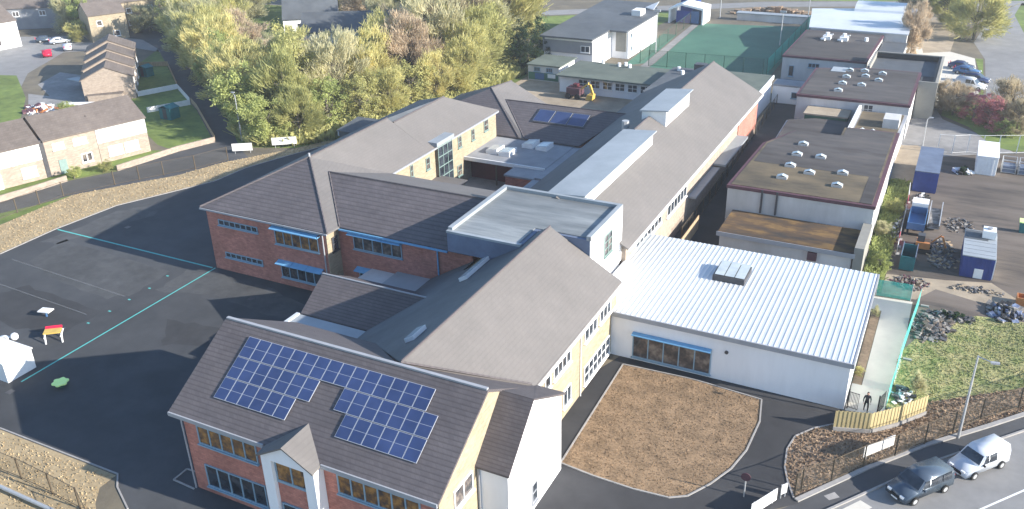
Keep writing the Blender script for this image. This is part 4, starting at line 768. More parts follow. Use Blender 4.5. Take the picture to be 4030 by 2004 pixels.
# ================= VEHICLES =================
def make_vehicle(name,label,cat,x,y,heading,paint,L=4.3,Wd=1.78,kind='van',group=None):
    """heading: direction the nose points (radians); model nose at +X"""
    t=thing(name,label,cat,(x,y,0),group); t.rotation_euler.z=heading
    if kind=='van': low=[(-.5,.28),(.5,.28),(.5,.55),(.47,.80),(.26,.98),(.24,1.0),(.12,1.62),(.02,1.80),(-.46,1.80),(-.5,1.2)]
    elif kind=='van2': low=[(-.5,.28),(.5,.28),(.5,.58),(.47,.86),(.29,1.02),(.27,1.04),(.12,1.66),(.0,1.78),(-.44,1.74),(-.495,1.15)]
    elif kind=='mpv': low=[(-.5,.28),(.5,.28),(.5,.55),(.47,.78),(.27,.96),(.25,.98),(.09,1.48),(-.02,1.58),(-.40,1.54),(-.49,1.0)]
    else: low=[(-.5,.28),(.5,.28),(.5,.5),(.47,.70),(.24,.86),(.22,.88),(.06,1.32),(-.04,1.40),(-.24,1.38),(-.40,.98),(-.49,.9)]
    def w(z,xf):
        k=1.0 if z<.95 else 1-.16*(z-.95)/.8
        k*=1-.10*max(0,(abs(xf)-.36)/.14)
        return k*Wd/2
    vs=[];n=len(low)
    for s in(-1,1):
        for xf,z in low: vs.append(Vector((xf*L,s*w(z,xf),z)))
    fs=[tuple(range(n))[::-1],tuple(range(n,2*n))]+[(i,(i+1)%n,n+(i+1)%n,n+i) for i in range(n)]
    bm=bmesh.new(); me=bpy.data.meshes.new('body'); me.from_pydata(vs,[],fs); bm.from_mesh(me)
    bmesh.ops.recalc_face_normals(bm,faces=bm.faces)
    bmesh.ops.bevel(bm,geom=list(bm.edges),offset=.05,segments=2,affect='EDGES'); bm.to_mesh(me); bm.free()
    for p in me.polygons: p.use_smooth=True
    me.materials.append(M[paint]); b=bpy.data.objects.new('body',me); S.collection.objects.link(b); b.parent=t
    def part(mb,nm,mm,par=t):
        me=bpy.data.meshes.new(nm); me.from_pydata([tuple(v) for v in mb.v],[],mb.f); bm=bmesh.new(); bm.from_mesh(me); bmesh.ops.recalc_face_normals(bm,faces=bm.faces); bm.to_mesh(me); bm.free(); me.materials.append(M[mm]); o=bpy.data.objects.new(nm,me); S.collection.objects.link(o); o.parent=par; return o
    # windscreen
    i0=5 
    (xa,za),(xb,zb)=low[5],low[6]
    d=Vector(((xb-xa)*L,0,zb-za)); nn=Vector((-(d.z),0,d.x))*-1; nn.normalize()
    A=Vector((xa*L,0,za))+d*.08; B=Vector((xa*L,0,za))+d*.93
    wa=w(A.z,.2)-.1; wb=w(B.z,.1)-.12
    q=MB().add([A+Vector((0,-wa,0))+nn*.02,A+Vector((0,wa,0))+nn*.02,B+Vector((0,wb,0))+nn*.02,B+Vector((0,-wb,0))+nn*.02,A+Vector((0,-wa,0))-nn*.05,A+Vector((0,wa,0))-nn*.05,B+Vector((0,wb,0))-nn*.05,B+Vector((0,-wb,0))-nn*.05],[(0,1,2,3),(7,6,5,4),(0,4,5,1),(1,5,6,2),(2,6,7,3),(3,7,4,0)])
    part(q,'windscreen','glass')
    top=low[7][1]; zb0=low[5][1]+.04; zt0=top-.18
    spans=[(.17,.04),(.02,-.14)] if kind=='van' else [(.20,.04),(.02,-.20),(-.22,-.40)] if kind in('mpv','van2') else [(.14,.0),(-.02,-.22)]
    for s in(-1,1):
        for a,c in spans:
            ya=w(zb0,0)*s; yb=w(zt0,0)*s; off=.012*s; sh=.07
            V=[(a*L,ya+off,zb0),(c*L,ya+off,zb0),(c*L,yb+off,zt0),((a-sh)*L if a>.1 else a*L,yb+off,zt0)]
            V2=[(x_,y_-off*4,z_) for x_,y_,z_ in V]
            part(MB().add(V+V2,[(0,1,2,3),(7,6,5,4),(0,4,5,1),(1,5,6,2),(2,6,7,3),(3,7,4,0)]),'side_window','glass')
        for xf in(.31,-.30):
            wh=part(MB().tube((xf*L,s*(Wd/2-.2),.31),(xf*L,s*(Wd/2+.015),.31),.31,n=18),'wheel','tyre')
            part(MB().tube((xf*L,s*(Wd/2+.016),.31),(xf*L,s*(Wd/2+.03),.31),.19,n=14),'rim','steel',wh)
        part(MB().hexa((.475*L,s*(Wd/2-.42)-.15,.62),(.03*L,0,-.02),(0,.3,0),(0,0,.16)),'headlight','whiteplastic')
        part(MB().hexa((-.503*L,s*(Wd/2-.28)-.09,.85),(.02*L,0,0),(0,.18,0),(0,0,.3)),'tail_light','red')
        part(MB().hexa((.16*L,s*(Wd/2+.08)-.09,.98),(.1,0,0),(0,.18,0),(0,0,.14)),'mirror',paint if kind!='van' else 'black')
    part(MB().hexa((.485*L,-.42,.42),(.025*L,0,0),(0,.84,0),(0,0,.2)),'grille','black')
    part(MB().hexa((.505*L,-.25,.33),(.01*L,0,0),(0,.5,0),(0,0,.1)),'number_plate','whiteplastic')
    return t
hd=math.atan2(-.785,-.62)
make_vehicle('parked_van','white van parked at the kerb at the bottom right','van',6.35,58.9,hd,'carwhite',4.4,1.8,'van')
make_vehicle('parked_car','dark slate blue people carrier parked in front of the white van','car',2.85,54.5,hd,'cardark',4.6,1.9,'van2')
make_vehicle('parked_van','white van in the car park by the right edge','van',2.5,163.8,-.25,'carwhite',4.8,1.9,'van')
make_vehicle('parked_car','navy car half hidden behind the white van in the car park','car',3.2,168.2,-.2,'carnavy',4.3,1.8,'mpv')
make_vehicle('parked_car','blue car farthest up the car park row','car',1.6,173.5,-.2,'truckblue',4.4,1.8,'car')
make_vehicle('parked_car','black car beside the blue car in the car park','car',.6,176.8,-.2,'carnavy',4.3,1.8,'car')
make_vehicle('parked_car','bright red car on the estate forecourt','car',-170.6,120.6,2.5,'red',4.3,1.8,'car')
make_vehicle('parked_car','white car just beyond the red car','car',-171.5,126.3,2.5,'carwhite',4.3,1.8,'car')
make_vehicle('parked_car','white car in the shade beyond the forecourt','car',-178.5,130,1.0,'carwhite',4.3,1.8,'car')
make_vehicle('parked_car','dark car in the shade next to the shaded white car','car',-183,130,1.0,'cardark',4.3,1.8,'car')
make_vehicle('parked_car','navy car between the terrace roof and the estate lawn','car',-126.5,84.5,.8,'carnavy',4.3,1.8,'car')
make_vehicle('parked_car','dark red car behind the middle terraced house','car',-130.2,94.0,.5,'red',4.2,1.8,'car')
# ================= COMPOUND =================
def corrug(x0,x1,y0,y1,z0,z1,amp=.06,per=.4,sides='xy'):
    mb=MB(); mb.box(x0,x1,y0,y1,z0,z1)
    x=x0+.1
    while x<x1-.2: mb.box(x,x+per*.45,y0-amp,y0,z0+.1,z1-.12); x+=per
    y=y0+.1
    while y<y1-.2: mb.box(x1,x1+amp,y,y+per*.45,z0+.1,z1-.12); mb.box(x0-amp,x0,y,y+per*.45,z0+.1,z1-.12); y+=per
    return mb
t=thing('site_container','dark blue site container with a grey lid and a white door hatch','container',(5.2,93,0))
corrug(3.9,6.7,90.0,96.6,.0,2.3).build('body','blue',t); MB().box(3.8,6.8,89.9,96.7,2.3,2.4).build('roof','palezinc',t)
MB().box(6.76,6.84,90.1,96.5,.1,2.2).build('side_panel','whiteplastic',t); MB().box(5.1,5.9,89.85,89.93,.1,1.1).build('hatch','whiteplastic',t); MB().box(3.85,6.0,94.2,96.5,2.4,2.44).build('roof_sheet','slate',t)
m=MB()
for k in range(6): m.box(3.9,6.7,90.6+k*1.0,90.66+k*1.0,2.4,2.43)
m.build('roof_seam','trim',t)
t=thing('water_tank','white water tank standing on the dark blue site container','tank',(6.0,95.3,2.44)); MB().box(5.4,6.6,94.6,96.0,2.5,3.3).build('tank','whiteplastic',t); MB().tube((6,95.3,3.3),(6,95.3,3.45),.25,n=12).build('lid','trim',t)
t=thing('site_container','long blue shipping container with faded grey-blue roof at the compound fence','container',(-.8,117.5,0))
corrug(-2.3,.3,112.0,121.5,0,2.6).build('body','blue',t); MB().box(-2.35,.4,111.9,121.6,2.6,2.7).build('roof','bluegrey',t)
t=thing('site_container','white ribbed container behind the compound','container',(5.6,124,0)); corrug(4.4,6.7,121.2,127.5,0,2.4).build('body','whiteplastic',t); MB().box(4.3,6.8,121.1,127.6,2.4,2.5).build('roof','whitetrim',t)
for k,lb in enumerate(['nearest steel mesh cage right of the white ribbed container','middle steel mesh cage right of the white ribbed container','outermost steel mesh cage at the right edge']):
    x=7.4+k*1.9; t=thing('mesh_cage',lb,'cage',(x+.8,124,0),'steel mesh cages beside the white container'); m=MB()
    for a in(0,1.6):
        for b in(0,1.8): m.tube((x+a,123+b,0),(x+a,123+b,1.7),.05,n=6)
    for z in(.1,.6,1.15,1.7):
        m.tube((x,123,z),(x+1.6,123,z),.04,n=5); m.tube((x,124.8,z),(x+1.6,124.8,z),.04,n=5); m.tube((x,123,z),(x,124.8,z),.04,n=5); m.tube((x+1.6,123,z),(x+1.6,124.8,z),.04,n=5)
    m.build('frame','steel',t); MB().box(x+.1,x+1.5,123.1,124.7,.12,.9).build('load','bluegrey',t)
# flatbed truck
t=thing('tipper_truck','blue tipper truck parked lengthways beside the compound hoarding','truck',(-1.0,101,0))
MB().box(-1.75,-.15,98.0,98.0+5.2,.75,.95).build('chassis','darkgrey',t)
b=MB(); b.box(-1.85,-.05,97.6,102.2,.95,1.1); b.box(-1.85,-1.77,97.6,102.2,1.1,1.75); b.box(-.13,-.05,97.6,102.2,1.1,1.75); b.box(-1.77,-.13,97.6,97.68,1.1,1.75); b.box(-1.77,-.13,102.1,102.2,1.1,1.9); b.build('tipper_body','truckblue',t)
c=MB(); c.prismx([(102.4,.6),(104.6,.6),(104.6,1.4),(104.2,2.2),(102.4,2.25)],-1.8,-.1); cb=c.build('cab','whiteplastic',t); MB().hexa((-1.7,104.62,1.42),(1.5,0,0),(0,-.4,.72),(0,.02,.01)).build('windscreen','glass',cb)
MB().box(-.09,-.06,102.9,103.9,1.4,2.0).build('side_window','glass',t)
for x in(-1.8,-.3):
    for y in(98.6,103.4): MB().tube((x,y,.4),(x+.22,y,.4),.4,n=16).build('wheel','tyre',t)
t=thing('teal_skip','dark teal open frame skip at the compound corner','skip',(-1,90.4,0)); m=MB(); m.box(-1.7,-.3,88.9,92.2,.1,.2); m.box(-1.7,-1.62,88.9,92.2,.2,1.6); m.box(-.38,-.3,88.9,92.2,.2,1.6); m.box(-1.62,-.38,88.9,88.98,.2,1.6); m.box(-1.62,-.38,92.12,92.2,.2,1.6); m.build('body','teal',t)
for x in(-1.7,-.35): MB().box(x,x+.08,88.8,92.3,1.6,1.75).build('rim','bluegrey',t)
t=thing('mini_digger','small orange tracked digger beside the teal skip','digger',(.1,94.5,0)); MB().box(-.6,.8,93.9,95.2,.5,1.2).build('body','orange',t); MB().box(-.5,.2,94.1,95.0,1.2,1.9).build('cab','darkgrey',t); 
for y in(93.7,95.1): MB().box(-.8,1.0,y,y+.3,0,.45).build('track','tyre',t)
m=MB(); m.hexa((.8,94.4,1.0),(.9,0,1.0),(0,.2,0),(0,0,.22)); m.hexa((1.7,94.4,2.0),(.6,0,-1.4),(0,.2,0),(.2,0,0)); m.build('arm','orange',t); MB().prismy([(2.0,.3),(2.6,.3),(2.5,.8),(2.2,.8)],94.2,94.8).build('bucket','darkgrey',t)
t=thing('gravel_skip','grey open skip trailer right of the blue tipper truck','skip',(.6,103,0)); m=MB(); m.prismx([(99.8,.8),(100.6,.2),(105.4,.2),(106.4,1.2),(106.3,1.3),(99.7,1.0)],.1,.2); m.prismx([(99.8,.8),(100.6,.2),(105.4,.2),(106.4,1.2),(106.3,1.3),(99.7,1.0)],1.3,1.4); m.box(.2,1.3,100.5,105.5,.2,.3); m.build('body','steel',t); MB().box(.22,1.28,100.6,105.3,.3,.8).build('load','rubble',t)
def hoard(label,pts,m): 
    t=thing('hoarding_panel',label,'barrier',(pts[0][0],pts[0][1],0)); strip(pts,.06,.1,1.1).build('panel',m,t); MB().box(pts[0][0]-.1,pts[0][0]+.3,pts[0][1]-.3,pts[0][1]+.3,0,.12).build('foot',"kerb",t)
hoard('white barrier panel left of the teal skip',[(-2.2,92.6),(-2.25,94.4)],'whiteplastic'); hoard('red barrier panel beside the orange digger',[(-2.25,94.5),(-2.3,96.3)],'red'); hoard('grey barrier panel alongside the blue tipper truck',[(-2.3,96.4),(-2.35,104.5)],'steel'); hoard('red barrier panel beyond the blue tipper truck',[(-2.35,105.6),(-2.4,107.6)],'red'); hoard('white patterned barrier run before the long blue container',[(-2.4,107.7),(-2.6,111.8)],'whiteplastic')
def pile(name,label,cx,cy,rx,ry,h,n,mats,seed,sz=.32,cat='rubble'):
    random.seed(seed); t=thing(name,label,cat,(cx,cy,0)); t['kind']='stuff'
    for mi,mm in enumerate(mats):
        o=MB()
        for k in range(n):
            a=random.random()*6.28; r_=random.random()**.6; x=cx+rx*r_*math.cos(a); y=cy+ry*r_*math.sin(a); hh=h*(1-r_)*random.uniform(.6,1.1)+.08
            s=sz*random.uniform(.3,1.2); q=random.random()*3; u=Vector((math.cos(q),math.sin(q),random.uniform(-.3,.3)))*s; v=Vector((-math.sin(q),math.cos(q),random.uniform(-.3,.3)))*s*random.uniform(.3,1)
            o.hexa((x,y,0),u,v,(random.uniform(-.1,.1),random.uniform(-.1,.1),hh))
        o.build(['debris','loose_piece','scrap'][mi],mm,t)
    random.seed(seed+1); return t
pile('rubble_pile','grey rubble and stones scattered right of the green netting',2.2,77.8,1.7,2.6,.5,70,['rubble','darkgrey','dirt'],3,.5)
pile('rubble_pile','dark planters and scrap along the track edge beyond the scrub',3.6,80.6,2.2,.8,.5,40,['leaf_dark','darkgrey','rubble'],4,.4)
pile('scrap_heap','blue-black sheeting heap with white scraps at the right edge',8.2,83.4,1.6,1.7,.9,34,['tarp','black','rubble'],5,.55)
pile('rubble_pile','pale slabs and bags at the lower end of the netting',.9,65.6,.8,1.3,.4,18,['whitetrim','darkgrey','rubble'],6,.35)
pile('scrap_heap','dark planters stacked in front of the white ribbed container',3.1,120.8,1.1,.8,.9,26,['leaf_dark','black','whiteplastic'],8,.5)
pile('scrap_heap','site waste and black bags between the containers and the truck',-.9,109,.8,2.2,.8,34,['black','whiteplastic','darkgrey'],9,.4)
pile('rubble_pile','scrap and rubble behind the green netting by the track',-.2,86.2,1.8,1.6,.4,40,['rubble','maroon','sand'],10,.25)
pile('rubble_pile','timber offcuts between the teal skip and the dark blue container',2.4,92.8,1.5,2.3,.15,24,['brownwood','darkgrey','rubble'],12,.5)
pile('scrap_heap','dark planks and pallets in the shade left of the dark blue container',1.9,96,1.4,2.2,.35,40,['darkgrey','rubble','brownwood'],31,.4)
pile('rubble_pile','low spread of stones and sand beyond the netting corner',5.6,87.2,2.4,.8,.15,40,['rubble','sand','darkgrey'],32,.25)
pile('scrap_heap','small jumble of posts and bags along the barrier run by the blue truck',-2.9,99.5,.5,4.0,.5,40,['rubble','darkgrey','whiteplastic'],33,.3)
pile('rubble_pile','broken slabs and dark soil right of the grey skip trailer',3.4,103,1.6,2.2,.2,36,['dirt','rubble','darkgrey'],34,.35)
t=thing('orange_bin','orange crate at the right edge beyond the sheeting heap','crate',(9.4,86.2,0)); m=MB(); m.box(8.9,10.1,85.7,86.8,0,.1); m.box(8.9,10.1,85.7,85.8,.1,.8); m.box(8.9,10.1,86.7,86.8,.1,.8); m.box(8.9,9,85.8,86.7,.1,.8); m.box(10,10.1,85.8,86.7,.1,.8); m.build('body','orange',t)
t=thing('wheelie_bin','dark blue bin with a lime green lid at the right edge of the yard','bin',(9.65,104,0)); MB().prismy([(9.3,0),(10.1,0),(10.2,1.2),(9.2,1.2)],103.6,104.4).build('body','teal',t); MB().hexa((9.15,103.5,1.22),(1.1,0,0),(0,1,.1),(0,0,.1)).build('lid','lime',t)
# JCB in north yard
t=thing('digger','red and yellow digger working in front of the row of square windows','digger',(-54.6,133,0))
MB().box(-57.6,-55.2,132.6,134.6,.7,1.9).build('body','maroon',t); MB().box(-56.6,-55.8,133.0,134.0,1.9,2.5).build('cab','darkmaroon',t)
m=MB(); m.hexa((-55.2,133.2,1.5),(1.3,0,1.1),(0,.4,0),(0,0,.35)); m.hexa((-53.9,133.2,2.6),(.6,0,-1.6),(0,.4,0),(.35,0,0)); m.build('arm','yellow',t); MB().prismy([(-54.2,.1),(-53.0,.1),(-52.9,1.0),(-53.9,1.0)],132.7,134).build('bucket','yellow',t)
for x in(-57.3,-55.6):
    for y in(132.5,134.3): MB().tube((x,y,.5),(x,y+.35,.5),.5,n=16).build('wheel','tyre',t)
# playground equipment
t=thing('play_horse','red and yellow play bench on white legs standing on the playground','play equipment',(-69.8,42.8,0))
MB().hexa((-70.3,42.2,.75),(1.15,.9,0),(-.55,.65,0),(0,0,.12)).build('seat','yellow',t); MB().hexa((-70.85,42.85,.6),(1.15,.9,0),(-.15,.2,.3),(0,0,.12)).build('backrest','red',t)
for x,y in((-70.3,42.2),(-69.2,43.1),(-70.8,42.8),(-69.7,43.7)): MB().tube((x+.1,y+.08,.75),(x+(.45 if y<43.2 and x>-70.5 else -.1),y-.25,0),.07).build('leg','whiteplastic',t)
t=thing('play_sculpture','black and white patched play sculpture at the left edge','play equipment',(-72.4,40,0))
me=MB(); 
def ball(mb,c,r,n=10,m_=6,sq=(1,1,1)):
    vs=[];fs=[]
    for j in range(m_+1):
        th=math.pi*j/m_
        for i in range(n):
            ph=2*math.pi*i/n; vs.append((c[0]+r*sq[0]*math.sin(th)*math.cos(ph),c[1]+r*sq[1]*math.sin(th)*math.sin(ph),c[2]+r*sq[2]*math.cos(th)))
    for j in range(m_):
        for i in range(n): fs.append((j*n+i,j*n+(i+1)%n,(j+1)*n+(i+1)%n,(j+1)*n+i))
    mb.add(vs,fs)
ball(me,(-72.6,40,.75),.62,sq=(1.3,1,.8)); ball(me,(-71.8,40.5,1.15),.36); me.tube((-73,39.7,0),(-73,39.7,.6),.16); me.tube((-72.1,39.7,0),(-72.1,39.7,.6),.16); me.tube((-72.1,40.4,0),(-72.1,40.4,.6),.16); me.tube((-73,40.4,0),(-73,40.4,.6),.16)
me.build('body','whiteplastic',t,smooth=True); sp=MB(); ball(sp,(-72.35,39.75,.95),.42,sq=(1,1,.75)); ball(sp,(-73.1,39.6,.8),.36,sq=(1,1,.8)); ball(sp,(-72.0,40.2,.7),.4); sp.build('patch','black',t,smooth=True)
t=thing('play_stool','small white play stool between the sculpture and the green line','play equipment',(-68.9,39.3,0)); MB().tube((-68.9,39.3,0),(-68.9,39.3,.55),.18,.24,n=12).build('stem','whiteplastic',t); MB().tube((-68.9,39.3,.55),(-68.9,39.3,.68),.34,.30,n=16).build('seat','whiteplastic',t)
t=thing('white_store','white storage unit at the left edge of the playground','store',(-69.5,37,0))
MB().box(-74,-67.3,36.3,39.0,0,1.9).build('wall','whiteplastic',t); MB().box(-74.1,-67.2,36.2,39.1,1.9,2.0).build('roof','whitetrim',t)
t=thing('play_table','white and blue play table at the far left edge','play equipment',(-74.2,45.5,0)); MB().hexa((-74.8,45.0,.6),(1.2,.3,0),(-.2,.8,0),(0,0,.1)).build('table_top','whiteplastic',t); MB().tube((-74.3,45.5,0),(-74.3,45.5,.6),.1).build('leg','truckblue',t)
t=thing('play_roundel','lime green flower-shaped play stool in the shaded playground','play equipment',(-62.7,37.9,0))
vv=[(-62.7+(.62+.07*math.cos(6*a))*math.cos(a),37.9+(.62+.07*math.cos(6*a))*math.sin(a)) for a in [i*math.pi/18 for i in range(36)]]
MB().prism(vv,.38,.5).build('seat','lime',t); MB().tube((-62.7,37.9,0),(-62.7,37.9,.38),.3,n=12).build('stem','greenpost',t)
# garden bits on left
pile('garden_planting','orange and red shrubs with clutter in the court behind the terrace',-136.5,92.5,3,2.5,.9,36,['orange','maroon','whiteplastic'],14,.9,cat='planting')
t=thing('white_awning','white flat awning roof against the back of the terrace','awning',(-126.5,94.5,0)); MB().hexa((-130.5,92.6,1.6),(6.2,3.1,0),(-.7,1.3,0),(0,0,.1)).build('roof','whiteplastic',t)
for q in((-130.2,92.9),(-124.7,95.7)): MB().tube((*q,0),(*q,1.6),.05).build('post','steel',t)
t=thing('canvas_canopy','pale blue canopy in the shaded court of the stepped row','canopy',(-141.5,105,0)); MB().hexa((-144,104.3,1.7),(4.4,-.4,0),(.6,2.0,0),(0,0,.1)).build('roof','palezinc',t); MB().tube((-141.6,105.2,0),(-141.6,105.2,1.7),.06).build('post','steel',t)
# ================= PERSON =================
def person(x,y,face):
    pts={'pelvis':(0,0,.95),'waist':(0,0,1.12),'chest':(0,.02,1.36),'neck':(0,.02,1.5),'head0':(0,.0,1.58),'head1':(0,-.01,1.72),
     'hipL':(.10,0,.90),'kneeL':(.12,-.14,.50),'ankL':(.12,-.10,.08),'toeL':(.12,-.26,.04),'hipR':(-.10,0,.90),'kneeR':(-.12,.06,.50),'ankR':(-.12,.20,.10),'toeR':(-.12,.08,.04),
     'shL':(.19,.02,1.42),'elL':(.26,.0,1.14),'wrL':(.25,-.16,.95),'shR':(-.19,.02,1.42),'elR':(-.27,-.02,1.14),'wrR':(-.26,-.14,.93)}
    ed=[('pelvis','waist'),('waist','chest'),('chest','neck'),('neck','head0'),('head0','head1'),('pelvis','hipL'),('hipL','kneeL'),('kneeL','ankL'),('ankL','toeL'),('pelvis','hipR'),('hipR','kneeR'),('kneeR','ankR'),('ankR','toeR'),('chest','shL'),('shL','elL'),('elL','wrL'),('chest','shR'),('shR','elR'),('elR','wrR')]
    rad={'pelvis':.14,'waist':.13,'chest':.15,'neck':.055,'head0':.085,'head1':.095,'hip':.095,'knee':.065,'ank':.045,'toe':.04,'sh':.07,'el':.048,'wr':.035}
    names=list(pts); me=bpy.data.meshes.new('body'); me.from_pydata([pts[n] for n in names],[(names.index(a),names.index(b)) for a,b in ed],[])
    t=thing('person','person in dark clothing walking on the concrete path by the black gate','person',(x,y,0)); t.rotation_euler.z=face
    b=bpy.data.objects.new('body',me); S.collection.objects.link(b); b.parent=t
    b.modifiers.new('skin','SKIN'); sv=me.skin_vertices[0].data
    for i,n in enumerate(names):
        k=n if n in rad else n[:-1]; sv[i].radius=(rad[k],rad[k]*(.75 if k in('chest','waist','pelvis') else 1))
    sv[0].use_root=True; s=b.modifiers.new('sub','SUBSURF'); s.levels=2; s.render_levels=2; me.materials.append(M['cloth'])
    def part(mb,nm,mm,sm=True):
        o=mb.build(nm,mm,None,origin=(0,0,0),smooth=sm); o.parent=t; o.location=(0,0,0); return o
    h=MB(); ball(h,(0,-.025,1.655),.105,14,10,(.82,.95,1.15)); ball(h,(0,-.125,1.645),.02); ball(h,(.088,0,1.65),.025); ball(h,(-.088,0,1.65),.025); part(h,'face','skin')
    h=MB(); ball(h,(0,.012,1.69),.112,14,10,(.86,.95,1.0)); part(h,'hair','black')
    e=MB(); ball(e,(.035,-.118,1.67),.012,6,4); ball(e,(-.035,-.118,1.67),.012,6,4); part(e,'eye','black')
    for s_ in(1,-1):
        hd_=MB(); wx=.25 if s_>0 else -.26; wy=-.17; wz_=.92; ball(hd_,(wx,wy-.02,wz_-.03),.045,8,6,(.6,.8,1.1))
        for f in range(4): hd_.tube((wx-.0,wy-.045+f*.02,wz_-.06),(wx-.015*s_,wy-.05+f*.02,wz_-.14+abs(f-1.5)*.008),.0095,.007,6)
        hd_.tube((wx,wy-.06,wz_-.02),(wx-.02*s_,wy-.085,wz_-.075),.011,.008,6); part(hd_,'hand','skin')
person(-1.6,62.45,.15)

# ridge and hip caps
def caps(rootname,segs,m='trim',r=.10):
    root=[o for o in S.objects if o.name==rootname][0]
    for a,b in segs:
        a=Vector(a);b=Vector(b); MB().tube(a+Vector((0,0,.03)),b+Vector((0,0,.03)),r,n=6).build('ridge_cap',m,root)
caps('classroom_wing',[((-29,40,10.42),(-29,63.4,10.42)),((-29,39.9,10.42),(-22.6,46.2,6.6))],'tile',.09)
HA=(-60,69.6,10.3);HC=(-50.8,60,7.1);HV=(-57.1,69,9.25)
caps('west_block',[(HA,R1),(HA,WF),(HA,HC),((-59.2,84.4,9.85),(-59.2,96.3,9.85))],'tile',.10)
caps('cross_wing',[(HV,(-36.2,69,9.25)),(HV,(-50.7,61.8,7.06))],'tile',.09)
caps('link_annexe',[((-47.9,55.3,5.65),(-36.6,55.3,5.65))],'trim',.08)
caps('spine_block',[((-31.7,92.5,10),(-31.7,97.6,10)),((-31.7,108,10),(-31.7,126.6,10))],'tile',.10)
caps('north_block',[(NA,NC),(NA,(-60,117.4,6.6)),(NV,ND),(NV,(-38.6,109.6,6.1))],'tile',.09)
# tarmac repairs, drains and faded lines on the playground
M['asph_a']=mat('worn_asphalt',(.090,.092,.094),(.060,.062,.065),.8,.9,.15,40,stain=.25)
M['asph_b']=mat('newer_asphalt',(.052,.053,.056),(.040,.041,.044),.8,.9,.15,40,stain=.25)
M['faded']=screen('faded_line_paint',(.35,.36,.36),.22); M['fadedmint']=screen('faded_mint_paint',(.10,.42,.40),.5)
for k,(P,mm) in enumerate([([(-88,58.5),(-70.5,57.5),(-70.2,52),(-72,50.5),(-80,51),(-87,53)],'asph_a'),([(-69.2,58.8),(-60,59.4),(-52,57.6),(-50,55),(-56,54.6),(-62,55.6),(-68.6,53.8)],'asph_a'),([(-82,49),(-70.2,48.5),(-70,44),(-76,42.5),(-84,44)],'asph_b'),([(-63,50),(-57,51),(-55,48),(-60,46.5)],'asph_b'),([(-90,57),(-87.5,57.5),(-84,68),(-85.5,72),(-89,67)],'asph_a')]):
    rr=random.Random(k); Q=[]
    for i in range(len(P)):
        a=P[i];b=P[(i+1)%len(P)]
        for j in range(6): f=j/6; Q.append((a[0]+(b[0]-a[0])*f+rr.uniform(-.25,.25),a[1]+(b[1]-a[1])*f+rr.uniform(-.25,.25)))
    ground('playground_patch',Q,1.6,mm)
fl=MB()
for a,b in(((-89,52.5),(-70.5,51.6)),((-88,48.2),(-71,47.4))): strip([a,b],.09,.0082,.0085,fl)
o=fl.build('faded_court_line','faded'); o['kind']='structure'
for k,(x,y,lb) in enumerate([(-71,44.5,'square drain cover near the red and yellow play bench'),(-58.5,56.5,'square drain cover by the brick block wall'),(-84,64,'square drain cover near the playground curve'),(-66,35.5,'square drain cover near the lime play stool'),(-14,44,'square drain cover in the tarmac below the straw lawn')]):
    tag(MB().box(x-.3,x+.3,y-.3,y+.3,0,.014).build('drain_cover','darkgrey'),lb,'drain cover')
# ================= TREES =================
def crown_mesh(name,seed,kind,n=9000):
    rnd=random.Random(seed); vs=[];fs=[]
    # unit crown: radius ~1, height from .0 to 2
    lobes=[]
    for k in range(16):
        th=rnd.random()*6.283; z=rnd.uniform(.25,1.75); rr=(1-(abs(z-.95)/1.1)**2)**.5*rnd.uniform(.35,.8)
        lobes.append((rr*math.cos(th)*1.05,rr*math.sin(th)*1.05,z+rnd.uniform(-.1,.15),rnd.uniform(.16,.36)))
    lobes.append((0,0,1.65,.3)); lobes.append((0,0,1.0,.5))
    clumps=[]
    for k in range(150):
        L=lobes[rnd.randrange(len(lobes))]; v=Vector((rnd.gauss(0,1),rnd.gauss(0,1),rnd.gauss(0,1))).normalized()*L[3]*rnd.uniform(.6,1.15)
        clumps.append((L[0]+v.x,L[1]+v.y,max(.08,L[2]+v.z*1.4),rnd.uniform(.05,.15)))
    for k in range(n):
        c=clumps[rnd.randrange(len(clumps))]; v=Vector((rnd.gauss(0,1),rnd.gauss(0,1),rnd.gauss(0,.9)))*c[3]*.75
        p=Vector((c[0],c[1],c[2]))+v
        if kind=='twig':
            d=(p-Vector((0,0,.5))).normalized()+Vector((rnd.gauss(0,.35),rnd.gauss(0,.35),rnd.gauss(.25,.3))); d.normalize(); L=rnd.uniform(.04,.11); w=.008
        else:
            d=Vector((rnd.gauss(0,1),rnd.gauss(0,1),rnd.gauss(0,1))).normalized(); L=rnd.uniform(.016,.038); w=L*.6
        a=d.orthogonal().normalized(); a.rotate(Matrix.Rotation(rnd.random()*6.28,3,d)); a*=w; d=d*L
        i=len(vs); vs+=[p-d-a,p+d-a*.6,p+d+a*.6,p-d+a]; fs.append((i,i+1,i+2,i+3))
    me=bpy.data.meshes.new(name); me.from_pydata(vs,[],fs); me.materials.append(None); return me
def trunk_mesh(seed):
    rnd=random.Random(seed); mb=MB(); mb.tube((0,0,-.02),(.02,.01,.55),.055,.04,7); mb.tube((.02,.01,.55),(0,0,1.35),.04,.015,6)
    for k in range(11):
        th=rnd.random()*6.283; z=rnd.uniform(.4,1.1); L=rnd.uniform(.35,.75); e=Vector((math.cos(th)*L*.8,math.sin(th)*L*.8,z+L*.75)); s=Vector((.01,.01,z))
        mb.tube(s,e,.022,.008,5)
        for j in range(3):
            f=rnd.uniform(.4,.9); q=s+(e-s)*f; e2=q+Vector((rnd.gauss(0,.18),rnd.gauss(0,.18),rnd.uniform(.1,.3))); mb.tube(q,e2,.009,.003,4)
    me=bpy.data.meshes.new('trunk'); me.from_pydata([tuple(v) for v in mb.v],[],mb.f); me.materials.append(M['bark']); return me
